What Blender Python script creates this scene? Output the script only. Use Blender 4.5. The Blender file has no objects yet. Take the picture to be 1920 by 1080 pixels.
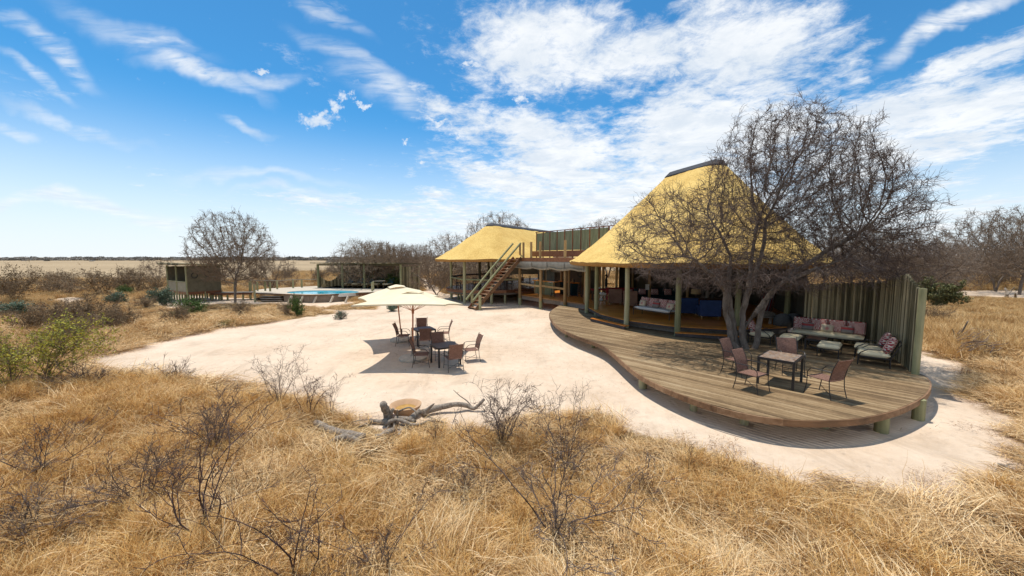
import bpy, math, random
import numpy as np
from mathutils import Vector, Matrix, noise as mnoise
R = math.radians
rng = random.Random(7)
nrg = np.random.default_rng(11)
SC = bpy.context.scene
COL = SC.collection

# ------------------------------------------------------------------ camera, sky, sun, exposure
F, CH, TH = 720.0, 3.95, math.atan(58 / 720.0)
cam_d = bpy.data.cameras.new('camera'); cam = bpy.data.objects.new('camera', cam_d); COL.objects.link(cam)
cam.location = (0, 0, CH); cam.rotation_euler = (math.pi / 2 - TH, 0, 0)
cam_d.sensor_width = 36; cam_d.lens = 36 * F / 1920; cam_d.clip_start = .1; cam_d.clip_end = 12000
SC.camera = cam
SUN_EL, SUN_AZ = 74.5, -36      # degrees; azimuth from +Y towards +X
sun_d = bpy.data.lights.new('sun', 'SUN'); sun = bpy.data.objects.new('sun', sun_d); COL.objects.link(sun)
sun_d.energy = 2.9; sun_d.angle = R(.53); sun_d.color = (1, .935, .84)
sv = Vector((math.sin(R(SUN_AZ)) * math.cos(R(SUN_EL)), math.cos(R(SUN_AZ)) * math.cos(R(SUN_EL)), math.sin(R(SUN_EL))))
sun.rotation_euler = sv.to_track_quat('Z', 'Y').to_euler()
vs = SC.view_settings; vs.view_transform = 'Standard'; vs.look = 'None'; vs.exposure = .62; vs.gamma = 1; vs.use_curve_mapping = False

def at(px, py, z=0.0):
    """the point of the horizontal plane z that the photograph shows at px, py"""
    v = (540 - py) / F; u = (px - 960) / F
    dz = -math.sin(TH) + v * math.cos(TH); dy = math.cos(TH) + v * math.sin(TH)
    t = (z - CH) / dz
    return Vector((u * t, dy * t, z))

# ------------------------------------------------------------------ node helpers
class NT:
    def __init__(s, tree): s.t = tree; s.n = tree.nodes; s.l = tree.links
    def new(s, typ, **kw):
        nd = s.n.new(typ)
        for k, v in kw.items(): setattr(nd, k, v)
        return nd
    def put(s, sock, v):
        if v is None: return
        if isinstance(v, bpy.types.NodeSocket): s.l.new(v, sock)
        else: sock.default_value = v
    def math(s, op, a, b=None, c=None, clamp=False):
        nd = s.new('ShaderNodeMath', operation=op, use_clamp=clamp)
        s.put(nd.inputs[0], a); s.put(nd.inputs[1], b); s.put(nd.inputs[2], c)
        return nd.outputs[0]
    def vmath(s, op, a, b=None):
        nd = s.new('ShaderNodeVectorMath', operation=op); s.put(nd.inputs[0], a); s.put(nd.inputs[1], b)
        return nd
    def noise(s, vec, scale, detail=4, rough=.55, dist=0, dim='3D'):
        nd = s.new('ShaderNodeTexNoise', noise_dimensions=dim); s.put(nd.inputs['Vector'], vec)
        nd.inputs['Scale'].default_value = scale; nd.inputs['Detail'].default_value = detail
        nd.inputs['Roughness'].default_value = rough; nd.inputs['Distortion'].default_value = dist
        return nd.outputs[0]
    def mapping(s, vec, loc=(0, 0, 0), rot=(0, 0, 0), scale=(1, 1, 1), typ='POINT'):
        nd = s.new('ShaderNodeMapping', vector_type=typ); s.put(nd.inputs[0], vec)
        nd.inputs['Location'].default_value = loc; nd.inputs['Rotation'].default_value = rot; nd.inputs['Scale'].default_value = scale
        return nd.outputs[0]
    def ramp(s, fac, stops):
        nd = s.new('ShaderNodeValToRGB'); s.put(nd.inputs[0], fac); cr = nd.color_ramp
        while len(cr.elements) < len(stops): cr.elements.new(.5)
        for e, (p, c) in zip(cr.elements, stops):
            e.position = p; e.color = c if len(c) == 4 else (*c, 1)
        return nd.outputs[0]
    def mr(s, v, a, b, c=0, d=1, smooth=True):
        nd = s.new('ShaderNodeMapRange'); nd.interpolation_type = 'SMOOTHSTEP' if smooth else 'LINEAR'
        s.put(nd.inputs[0], v)
        for i, q in zip((1, 2, 3, 4), (a, b, c, d)): s.put(nd.inputs[i], q)
        return nd.outputs[0]
    def mix(s, fac, a, b, typ='MIX'):
        nd = s.new('ShaderNodeMix', data_type='RGBA', blend_type=typ); s.put(nd.inputs[0], fac)
        s.put(nd.inputs[6], a if not isinstance(a, tuple) else (*a[:3], 1)); s.put(nd.inputs[7], b if not isinstance(b, tuple) else (*b[:3], 1))
        return nd.outputs[2]

# ------------------------------------------------------------------ world
W = bpy.data.worlds.new('World'); SC.world = W; W.use_nodes = True
w = NT(W.node_tree); w.n.clear()
sky = w.new('ShaderNodeTexSky', sky_type='NISHITA'); sky.sun_disc = False
sky.sun_elevation = R(SUN_EL); sky.sun_rotation = R(SUN_AZ); sky.altitude = 1000; sky.air_density = 1.0; sky.dust_density = .6; sky.ozone_density = 2.2
tc = w.new('ShaderNodeTexCoord').outputs['Generated']
sep = w.new('ShaderNodeSeparateXYZ'); w.put(sep.inputs[0], tc)
X_, Y_, Z_ = sep.outputs
yy = w.math('MAXIMUM', Y_, .08)
comb = w.new('ShaderNodeCombineXYZ')                       # gnomonic: where along the view north a cloud stands
w.put(comb.inputs[0], w.math('DIVIDE', X_, yy)); w.put(comb.inputs[1], w.math('DIVIDE', Z_, yy))
Q = comb.outputs[0]
zz = w.math('ADD', w.math('MAXIMUM', Z_, 0), .07)
comb2 = w.new('ShaderNodeCombineXYZ')
w.put(comb2.inputs[0], w.math('DIVIDE', X_, zz)); w.put(comb2.inputs[1], w.math('DIVIDE', Y_, zz))
Pq = comb2.outputs[0]
def dirq(px, py):
    p = at(px, min(py, 470), CH + 100); return (p.x / p.y, 100 / p.y)
WRP = w.new('ShaderNodeTexNoise'); w.put(WRP.inputs[0], Q); WRP.inputs['Scale'].default_value = 3.2; WRP.inputs['Detail'].default_value = 5
Qw = w.vmath('ADD', Q, w.vmath('MULTIPLY', w.vmath('SUBTRACT', WRP.outputs['Color'], (.5, .5, .5)).outputs[0], (.30, .24, 0)).outputs[0]).outputs[0]
def blob(px, py, rx, ry, ang=0, wt=1.0, src=None):
    c = dirq(px, py)
    m = w.mapping(Qw if src is None else src, (c[0], c[1], 0), (0, 0, R(ang)), (rx / F, ry / F, 1), 'TEXTURE')
    ln = w.vmath('LENGTH', m).outputs['Value']
    return w.math('MULTIPLY', w.mr(ln, 1.15, .15), wt)
def addall(L):
    a = L[0]
    for b in L[1:]: a = w.math('MAXIMUM', a, b)
    return a
# broken sheet of cloud, upper middle to right
sheet = addall([blob(1060, 90, 300, 120, 0, 1.0), blob(1420, 110, 260, 190, -15, 1.0), blob(1060, 300, 270, 110, -20, 1.05), blob(1350, 250, 330, 150, 10, 1.1),
                blob(1720, 250, 420, 130, 14, 1.05), blob(1230, 380, 420, 110, 0, 1.1), blob(1850, 110, 260, 45, 25, .9), blob(860, 240, 190, 55, -25, .72),
                blob(1700, 400, 340, 60, 3, .75), blob(760, 385, 420, 40, -3, .62), blob(1000, 420, 500, 60, 0, .75), blob(950, 340, 180, 60, -10, .95)])
n1 = w.noise(Pq, 1.9, 9, .62, .35); n2 = w.noise(Pq, 9, 8, .72, .3)
n3 = w.noise(w.mapping(Pq, (0, 0, 0), (0, 0, R(35)), (1.0, .22, 1)), 5, 6, .6, .4)
fl = w.math('ADD', w.math('MULTIPLY', n1, .45), w.math('ADD', w.math('MULTIPLY', n2, .42), w.math('MULTIPLY', n3, .13)))
den = w.math('ADD', w.math('MULTIPLY', sheet, .80), w.math('MULTIPLY', w.math('SUBTRACT', fl, .5), 3.1))
c_sheet = w.mr(den, .16, .85)
# thin streaks, upper left
st = addall([blob(90, 80, 130, 26, -28, .7), blob(60, 140, 100, 14, -24, .6), blob(390, 150, 130, 24, -22, .85), blob(500, 168, 80, 16, 8, .6), blob(310, 85, 110, 12, -14, .6),
             blob(180, 385, 300, 20, -2, .75), blob(250, 60, 200, 30, -20, .4), blob(120, 220, 160, 14, -16, .45), blob(650, 120, 130, 22, -30, .5), blob(480, 320, 220, 12, -4, .4), blob(600, 20, 100, 22, -30, .6), blob(20, 235, 60, 12, -10, .5), blob(450, 248, 70, 9, -8, .5), blob(710, 180, 110, 40, -20, .75), blob(570, 355, 150, 10, -4, .45),
             blob(1780, 50, 190, 22, 27, 1.0)])
n4 = w.noise(w.mapping(Q, (0, 0, 0), (0, 0, R(25)), (1, 5.5, 1)), 6, 7, .62, .6)
c_st = w.math('MULTIPLY', st, w.mr(n4, .24, .60), clamp=True)
# small puffs
WR2 = w.new('ShaderNodeTexNoise'); w.put(WR2.inputs[0], Q); WR2.inputs['Scale'].default_value = 22; WR2.inputs['Detail'].default_value = 6; WR2.inputs['Roughness'].default_value = .65
P0 = w.vmath('ADD', Q, w.vmath('MULTIPLY', w.vmath('SUBTRACT', WR2.outputs['Color'], (.5, .5, .5)).outputs[0], (.12, .09, 0)).outputs[0]).outputs[0]
puff = addall([blob(*a, 0, 1, P0) for a in ((495, 138, 22, 11), (600, 222, 60, 18), (628, 200, 22, 15), (645, 180, 22, 13), (680, 198, 22, 10), (812, 228, 26, 11), (885, 122, 24, 13), (975, 190, 32, 16),
        (790, 302, 18, 9), (765, 268, 12, 6), (1230, 75, 40, 22), (1250, 130, 70, 20), (870, 250, 60, 20), (1050, 160, 40, 18), (1185, 88, 34, 16))])
n5 = w.noise(Q, 42, 7, .65)
c_puff = w.mr(w.math('ADD', puff, w.math('MULTIPLY', w.math('SUBTRACT', n5, .5), 2.6)), .35, 1.25)
cov = w.math('MAXIMUM', w.math('MAXIMUM', c_sheet, c_st), w.math('MULTIPLY', c_puff, .85))
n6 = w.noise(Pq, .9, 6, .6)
c_all = w.math('MAXIMUM', cov, w.math('MULTIPLY', w.mr(Y_, .1, -.2), w.mr(n6, .38, .66)))    # unseen broken cloud behind the camera, cover raised to fill the shade
haze = w.mr(Z_, .33, -.03)
skyc = w.mix(1, sky.outputs[0], (.30, .80, 1.0), 'MULTIPLY')
skyc = w.mix(w.math('MULTIPLY', haze, .98), skyc, (6.05, 6.4, 6.7))
shade = w.mr(w.noise(Pq, 2.6, 8, .66, .4), .34, .66)
ccol = w.mix(shade, (6.75, 6.85, 6.9), (5.1, 5.55, 6.05))
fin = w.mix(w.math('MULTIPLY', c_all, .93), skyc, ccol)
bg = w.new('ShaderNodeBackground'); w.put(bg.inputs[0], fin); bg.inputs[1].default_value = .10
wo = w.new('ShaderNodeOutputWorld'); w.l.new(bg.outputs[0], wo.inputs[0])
W.cycles.sampling_method = 'MANUAL'; W.cycles.sample_map_resolution = 512

# ------------------------------------------------------------------ materials
def mat(name, build, rough=.8, spec=.3, **kw):
    m = bpy.data.materials.new(name); m.use_nodes = True; t = NT(m.node_tree)
    bs = m.node_tree.nodes['Principled BSDF']; bs.inputs['Roughness'].default_value = rough; bs.inputs['Specular IOR Level'].default_value = spec
    for k, v in kw.items(): bs.inputs[k].default_value = v
    r = build(t, bs)
    if r is not None: t.put(bs.inputs['Base Color'], r)
    return m
def bump(t, bs, h, st=.3, dist=.02):
    b = t.new('ShaderNodeBump'); b.inputs['Strength'].default_value = st; b.inputs['Distance'].default_value = dist
    t.put(b.inputs['Height'], h); t.put(bs.inputs['Normal'], b.outputs[0])
def oc(t): return t.new('ShaderNodeTexCoord').outputs['Object']
def geo(t): return t.new('ShaderNodeNewGeometry').outputs['Position']
def rnd(t): return t.new('ShaderNodeObjectInfo').outputs['Random']
def wood(name, cols, rot=0, lng='x', rough=.7, fine=1.0, spec=.3, wv=.25):
    def b(t, bs):
        v = t.mapping(geo(t), (0, 0, 0), (0, 0, rot))
        sc = {'x': (.9, 22, 14), 'y': (22, .9, 14), 'z': (18, 18, .9)}[lng]
        n = t.noise(t.mapping(v, scale=tuple(q * fine for q in sc)), 1, 6, .65, .8)
        big = t.noise(v, 1.1, 5, .6)
        r = rnd(t)
        f = t.math('ADD', t.math('MULTIPLY', n, .62), t.math('ADD', t.math('MULTIPLY', big, .38), t.math('MULTIPLY', t.math('SUBTRACT', r, .5), wv)))
        bump(t, bs, n, .5, .01)
        return t.ramp(f, [(.3, cols[0]), (.5, cols[1]), (.7, cols[2])])
    return mat(name, b, rough, spec)
def plain(name, c, var=.25, sc=6, rough=.8, spec=.25, bst=.2, **kw):
    def b(t, bs):
        n = t.noise(oc(t), sc, 6, .6); bump(t, bs, t.noise(oc(t), sc * 8, 4, .6), bst, .004)
        d = tuple(q * (1 - var) for q in c); e = tuple(min(1, q * (1 + var)) for q in c)
        return t.ramp(n, [(.3, d), (.7, e)])
    return mat(name, b, rough, spec, **kw)

PLANK_A = math.atan2(.71, -.69)          # direction the deck boards run in
def deckw(t, bs):
    v = t.mapping(geo(t), (0, 0, 0), (0, 0, -PLANK_A))
    n = t.noise(t.mapping(v, scale=(.7, 26, 4)), 1, 7, .7, 1.2); big = t.noise(v, .55, 6, .65); sp = t.noise(v, 9, 6, .7)
    r = rnd(t)
    f = t.math('ADD', t.math('MULTIPLY', n, .5), t.math('ADD', t.math('MULTIPLY', big, .35), t.math('ADD', t.math('MULTIPLY', sp, .2), t.math('MULTIPLY', t.math('SUBTRACT', r, .5), .17))))
    c = t.ramp(f, [(.30, (.075, .047, .028)), (.44, (.16, .10, .048)), (.57, (.29, .195, .10)), (.74, (.47, .355, .215))])
    white = t.mr(t.noise(v, 3.1, 8, .8), .70, .76)
    bump(t, bs, n, .6, .008)
    return t.mix(t.math('MULTIPLY', white, .45), c, (.6, .56, .5))
M = {}
M['deck'] = mat('weathered_deck_wood', deckw, .75, .25)
M['fascia'] = wood('fascia_wood', ((.075, .04, .02), (.215, .115, .055), (.36, .22, .12)), PLANK_A * 0, 'x', .6, .4)
M['pole'] = wood('treated_green_pole', ((.18, .175, .085), (.31, .30, .155), (.44, .40, .24)), 0, 'z', .75, .5)
M['fencepole'] = wood('fence_pole_wood', ((.11, .095, .052), (.28, .235, .13), (.45, .38, .235)), 0, 'z', .85, .55, wv=.85)
M['post'] = wood('brown_post', ((.20, .12, .045), (.36, .23, .10), (.50, .36, .18)), 0, 'z', .6, .5)
M['redwood'] = wood('stained_red_wood', ((.09, .03, .012), (.20, .075, .03), (.33, .14, .06)), R(34), 'x', .5, .5, .4)
M['tread'] = wood('tread_wood', ((.18, .09, .045), (.34, .19, .10), (.46, .29, .17)), R(34), 'x', .6, .5)
M['floor'] = wood('varnished_floor', ((.52, .16, .02), (.74, .255, .033), (.84, .36, .06)), -PLANK_A, 'x', .33, .35, .5)
M['floord'] = wood('dining_floor', ((.16, .06, .03), (.26, .12, .07), (.36, .19, .12)), -PLANK_A, 'x', .22, .35, .6)
M['darkwood'] = plain('dark_stained_wood', (.07, .032, .018), .4, 5, .45, .4)
M['greyboard'] = wood('grey_skirt_board', ((.09, .075, .06), (.17, .14, .11), (.26, .22, .18)), R(-30), 'x', .8, .5)
M['understep'] = plain('dark_step_board', (.08, .065, .06), .3)  # dark grey-brown boards of the risers and floor edge
M['iron'] = plain('black_iron', (.022, .019, .018), .3, 9, .45, .5)
M['canvas'] = plain('beige_canvas', (.38, .33, .23), .12, 2, .9)
M['canvasgreen'] = plain('dark_green_canvas', (.085, .08, .06), .25, 2, .9)
M['canvasbrown'] = plain('olive_canvas', (.15, .13, .085), .22, 3, .95)
M['valance'] = plain('grey_canvas_roll', (.30, .28, .23), .18, 3, .9)
M['concrete'] = plain('pale_concrete', (.54, .47, .37), .2, 7, .9, bst=.5)
M['wallgrey'] = plain('pool_wall_plaster', (.22, .17, .125), .25, 2.5, .9)
M['cream'] = plain('cream_cushion', (.80, .68, .44), .10, 3, .95)
M['white'] = plain('white_cloth', (.68, .66, .60), .06, 3, .9)
M['blue'] = plain('navy_upholstery', (.04, .07, .17), .15, 5, .95)
M['brownfab'] = plain('brown_upholstery', (.22, .125, .085), .15, 5, .95)
M['redfab'] = plain('red_fabric', (.24, .03, .03), .15, 5, .95)
M['teal'] = plain('teal_cushion', (.02, .15, .21), .15, 5, .9)
M['darkteal'] = plain('dark_teal_fabric', (.012, .035, .04), .2, 5, .9)
M['shade'] = plain('lamp_shade_cloth', (.46, .33, .16), .1, 5, .9)
M['skin'] = plain('brown_skin', (.10, .05, .03), .1, 5, .6)
M['khaki'] = plain('khaki_cloth', (.20, .165, .11), .15, 8, .9)
M['shirt'] = plain('dark_shirt_cloth', (.045, .045, .04), .15, 8, .9)
M['hair'] = plain('black_hair', (.012, .01, .01), .1, 8, .9)
M['terracotta'] = plain('terracotta_bowl', (.52, .33, .19), .12, 6, .85)
M['ash'] = plain('bowl_inside', (.44, .26, .08), .25, 8, .9)
M['capdark'] = plain('grey_ridge_cap', (.045, .048, .055), .25, 5, .75)
M['umbrella'] = mat('cream_umbrella_cloth', lambda t, bs: t.ramp(t.noise(oc(t), 2, 4, .5), [(.3, (.73, .63, .43)), (.7, (.79, .69, .49))]), .9, .1)
M['polewood'] = wood('varnished_pole', ((.30, .09, .03), (.42, .14, .05), (.52, .22, .09)), 0, 'z', .35, .4, .5)
M['wickergrey'] = plain('grey_wicker', (.10, .10, .095), .3, 20, .8)
M['logwood'] = mat('bleached_log', lambda t, bs: (bump(t, bs, t.noise(t.mapping(oc(t), scale=(6, 6, 2)), 4, 7, .7, 1), .8, .03), t.ramp(t.noise(t.mapping(oc(t), scale=(3, 3, 1.5)), 4, 7, .7, 1), [(.3, (.10, .075, .055)), (.5, (.27, .22, .17)), (.7, (.44, .38, .31))]))[1], .9)
M['bark'] = mat('grey_bark', lambda t, bs: (bump(t, bs, t.noise(t.mapping(oc(t), scale=(10, 10, 2.5)), 2.5, 8, .75, .8), .9, .03), t.ramp(t.noise(t.mapping(oc(t), scale=(5, 5, 1.6)), 1.6, 8, .75, .6), [(.3, (.085, .066, .052)), (.52, (.20, .165, .135)), (.72, (.33, .28, .235))]))[1], .95, .1)
M['twig'] = mat('grey_brown_twigs', lambda t, bs: t.ramp(t.noise(oc(t), 1.5, 5, .7), [(.3, (.07, .05, .042)), (.55, (.165, .125, .105)), (.75, (.33, .27, .23))]), .95, .1)
M['twigred'] = mat('dark_stems', lambda t, bs: t.ramp(t.noise(oc(t), 3, 5, .7), [(.3, (.055, .035, .032)), (.7, (.15, .10, .085))]), .9, .1)
M['twigdist'] = mat('dry_bush_twigs', lambda t, bs: t.ramp(t.math('ADD', t.math('MULTIPLY', rnd(t), .6), t.math('MULTIPLY', t.noise(oc(t), 1.3, 4, .6), .4)), [(.1, (.17, .115, .075)), (.5, (.25, .185, .13)), (.9, (.30, .24, .19))]), .95, .1)
def leafm(name, a, b): return mat(name, lambda t, bs: t.ramp(t.noise(geo(t), 5, 4, .7), [(.3, a), (.7, b)]), .7, .2)
M['leafyel'] = leafm('yellow_green_leaves', (.15, .21, .04), (.62, .50, .06))
M['leafgreen'] = leafm('green_leaves', (.05, .10, .02), (.12, .19, .04))
M['leafblue'] = leafm('blue_green_leaves', (.09, .14, .09), (.19, .25, .17))
M['leafolive'] = leafm('olive_leaves', (.10, .11, .04), (.20, .19, .08))
M['leafbrown'] = leafm('brown_leaves', (.15, .10, .05), (.27, .19, .10))
M['water'] = mat('pool_water', lambda t, bs: (bump(t, bs, t.noise(geo(t), 3, 3, .5), .25, .05), None)[1], .04, .5, **{'Base Color': (.01, .42, .56, 1)})
M['poolrim'] = plain('pool_edge_paint', (.66, .66, .62), .05)

def thatch(t, bs):
    g = geo(t); n = t.noise(t.mapping(g, scale=(1, 1, .8)), 9, 8, .75); st = t.noise(t.mapping(g, scale=(9, 9, 2.2)), 3, 5, .7); big = t.noise(g, .45, 4, .6)
    f = t.math('ADD', t.math('MULTIPLY', n, .45), t.math('ADD', t.math('MULTIPLY', st, .25), t.math('MULTIPLY', big, .3)))
    bump(t, bs, t.math('ADD', n, st), .5, .07)
    return t.ramp(f, [(.34, (.36, .205, .055)), (.44, (.60, .385, .115)), (.55, (.77, .54, .185)), (.68, (.87, .68, .31))])
M['thatch'] = mat('golden_thatch', thatch, .9, .1)
M['thatchedge'] = plain('cut_thatch_edge', (.36, .19, .055), .3, 14, .9, bst=.8)
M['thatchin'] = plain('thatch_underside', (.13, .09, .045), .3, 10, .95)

def weave(t, bs):
    v = oc(t); a = t.new('ShaderNodeTexWave', bands_direction='X'); t.put(a.inputs[0], v); a.inputs['Scale'].default_value = 26
    b = t.new('ShaderNodeTexWave', bands_direction='Z'); t.put(b.inputs[0], v); b.inputs['Scale'].default_value = 26
    n = t.noise(v, 28, 4, .6); bump(t, bs, t.math('ADD', a.outputs[1], b.outputs[1]), .7, .004)
    return t.ramp(t.math('ADD', t.math('MULTIPLY', a.outputs[1], .3), t.math('MULTIPLY', n, .7)), [(.25, (.10, .05, .038)), (.5, (.205, .11, .08)), (.75, (.34, .205, .155))])
M['weave'] = mat('red_brown_weave', weave, .8, .2)
def mosaic(t, bs):
    vo = t.new('ShaderNodeTexVoronoi'); t.put(vo.inputs[0], oc(t)); vo.inputs['Scale'].default_value = 17
    e = t.new('ShaderNodeTexVoronoi', feature='DISTANCE_TO_EDGE'); t.put(e.inputs[0], oc(t)); e.inputs['Scale'].default_value = 17
    s = t.new('ShaderNodeSeparateColor'); t.put(s.inputs[0], vo.outputs['Color'])
    c = t.ramp(s.outputs[0], [(0, (.12, .07, .045)), (.35, (.26, .14, .07)), (.65, (.22, .19, .17)), (1, (.38, .24, .13))])
    return t.mix(t.mr(e.outputs['Distance'], .02, .05), (.34, .31, .28), c)
M['mosaic'] = mat('slate_mosaic', mosaic, .4, .4)
def pattern(t, bs):
    vo = t.new('ShaderNodeTexVoronoi', voronoi_dimensions='2D'); s = t.new('ShaderNodeSeparateXYZ'); t.put(s.inputs[0], oc(t)); cb = t.new('ShaderNodeCombineXYZ'); t.put(cb.inputs[0], s.outputs[0]); t.put(cb.inputs[1], s.outputs[2])
    t.put(vo.inputs[0], cb.outputs[0]); vo.inputs['Scale'].default_value = 7.5; vo.inputs['Randomness'].default_value = .35
    f = t.math('GREATER_THAN', t.math('SINE', t.math('MULTIPLY', vo.outputs['Distance'], 17)), .05)
    return t.mix(f, (.68, .60, .50), (.36, .03, .045))
M['pattern'] = mat('red_medallion_fabric', pattern, .9, .1)
def stripes(t, bs):
    s = t.new('ShaderNodeSeparateXYZ'); t.put(s.inputs[0], oc(t))
    return t.ramp(t.math('ADD', t.math('MULTIPLY', s.outputs[2], 3.0), .5), [(0, (.22, .16, .12)), (.35, (.26, .22, .19)), (.55, (.20, .19, .19)), (.62, (.42, .06, .06)), (.8, (.46, .09, .08)), (.85, (.3, .26, .22))])
M['stripe'] = mat('striped_fabric', stripes, .9, .1)
def rug(t, bs):
    s = t.new('ShaderNodeSeparateXYZ'); t.put(s.inputs[0], oc(t))
    f = t.math('SINE', t.math('MULTIPLY', s.outputs[0], 50))
    return t.mix(t.mr(f, -.1, .1), (.16, .02, .025), (.13, .13, .14))
M['rug'] = mat('red_striped_blanket', rug, .9, .1)
def diamond(t, bs):
    s = t.new('ShaderNodeSeparateXYZ'); t.put(s.inputs[0], oc(t))
    r = t.math('ADD', t.math('ABSOLUTE', s.outputs[0]), t.math('ABSOLUTE', s.outputs[2]))
    return t.mix(t.mr(r, .05, .10), (.55, .22, .18), (.60, .50, .36))
M['diamond'] = mat('cream_cushion_pink_mark', diamond, .9, .1)
def reed(t, bs):
    g = geo(t); n = t.noise(t.mapping(g, scale=(14, 14, .5)), 1.4, 4, .7)
    bump(t, bs, n, .8, .03)
    return t.ramp(n, [(.3, (.10, .11, .06)), (.5, (.24, .26, .15)), (.7, (.36, .36, .23))])
M['reed'] = mat('green_reed_screen', reed, .9, .1)

def groundm(t, bs):
    g = geo(t)
    a = t.new('ShaderNodeAttribute', attribute_name='sandiness').outputs['Fac']
    n = t.noise(g, 1.3, 7, .7); nf = t.noise(g, 9, 6, .7)
    s = t.math('ADD', a, t.math('ADD', t.math('MULTIPLY', t.math('SUBTRACT', n, .5), 1.0), t.math('MULTIPLY', t.math('SUBTRACT', nf, .5), .8)))
    m = t.mr(s, .38, .62)
    sandc = t.ramp(t.math('ADD', t.math('MULTIPLY', t.noise(g, .35, 5, .6), .6), t.math('MULTIPLY', t.noise(g, 3.5, 7, .75), .4)),
                   [(.32, (.54, .40, .275)), (.47, (.67, .52, .38)), (.62, (.75, .605, .46))])
    lit = t.mr(t.noise(t.mapping(g, scale=(1, 1, 1)), 17, 6, .8), .67, .74)           # bits of straw and dung lying on the sand
    lit = t.math('MULTIPLY', lit, t.mr(t.noise(g, .5, 4, .6), .38, .62))
    sandc = t.mix(t.math('MULTIPLY', lit, .55), sandc, (.30, .19, .10))
    strawc = t.ramp(t.math('ADD', t.math('MULTIPLY', t.noise(g, .7, 5, .65), .5), t.math('MULTIPLY', t.noise(g, 22, 6, .8), .5)),
                    [(.32, (.11, .068, .03)), (.48, (.24, .155, .07)), (.62, (.42, .30, .15)), (.8, (.54, .42, .25))])
    # far plain: pale dry grass
    ln = t.new('ShaderNodeSeparateXYZ'); t.put(ln.inputs[0], g)
    far = t.mr(ln.outputs[1], 40, 75)
    plainc = t.ramp(t.math('ADD', t.math('MULTIPLY', t.noise(t.mapping(g, scale=(.35, 1, 1)), .035, 6, .65), .6), t.math('MULTIPLY', t.noise(g, .8, 6, .75), .4)),
                    [(.32, (.24, .18, .11)), (.47, (.37, .275, .165)), (.6, (.44, .33, .20)), (.75, (.48, .38, .26))])
    strawc = t.mix(far, strawc, plainc)
    fv = t.new('ShaderNodeTexVoronoi', feature='SMOOTH_F1'); t.put(fv.inputs[0], t.vmath('ADD', g, t.vmath('MULTIPLY', t.new('ShaderNodeTexNoise').outputs['Color'], (.4, .4, 0)).outputs[0]).outputs[0]); fv.inputs['Scale'].default_value = 2.6
    foot = t.mr(fv.outputs['Distance'], .02, .22)
    bump(t, bs, t.math('ADD', t.math('MULTIPLY', foot, .55), t.math('ADD', t.math('MULTIPLY', t.noise(g, 5, 7, .7), 1.1), t.math('MULTIPLY', t.noise(g, 1.6, 3, .5), 1.5))), .8, .07)
    sandc = t.mix(t.mr(t.noise(t.mapping(g, (3, 1, 0), (0, 0, .5), (1, .45, 1)), .8, 7, .7, .8), .5, .68, 0, .38), sandc, (.40, .30, .21))
    return t.mix(m, strawc, sandc)
M['ground'] = mat('sandy_ground', groundm, .95, .1)

def strawm(name, stops, sub=0):
    def b(t, bs):
        a = t.new('ShaderNodeAttribute', attribute_name='tone').outputs['Fac']
        f = t.math('ADD', t.math('MULTIPLY', a, .62), t.math('MULTIPLY', rnd(t), .38))
        return t.ramp(f, stops)
    return mat(name, b, .75, .15)
M['straw'] = strawm('pale_straw', [(.1, (.12, .055, .022)), (.32, (.42, .24, .09)), (.58, (.72, .48, .225)), (.9, (.92, .73, .45))])
M['gold'] = strawm('golden_grass', [(.1, (.18, .075, .022)), (.34, (.50, .26, .075)), (.64, (.74, .455, .155)), (.9, (.88, .66, .33))])
M['meadow'] = strawm('meadow_grass', [(.1, (.24, .12, .05)), (.34, (.50, .30, .12)), (.64, (.71, .49, .22)), (.9, (.84, .66, .38))])
M['litter'] = strawm('brown_litter', [(.08, (.12, .055, .03)), (.5, (.26, .13, .06)), (.9, (.45, .30, .16))])

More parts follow.
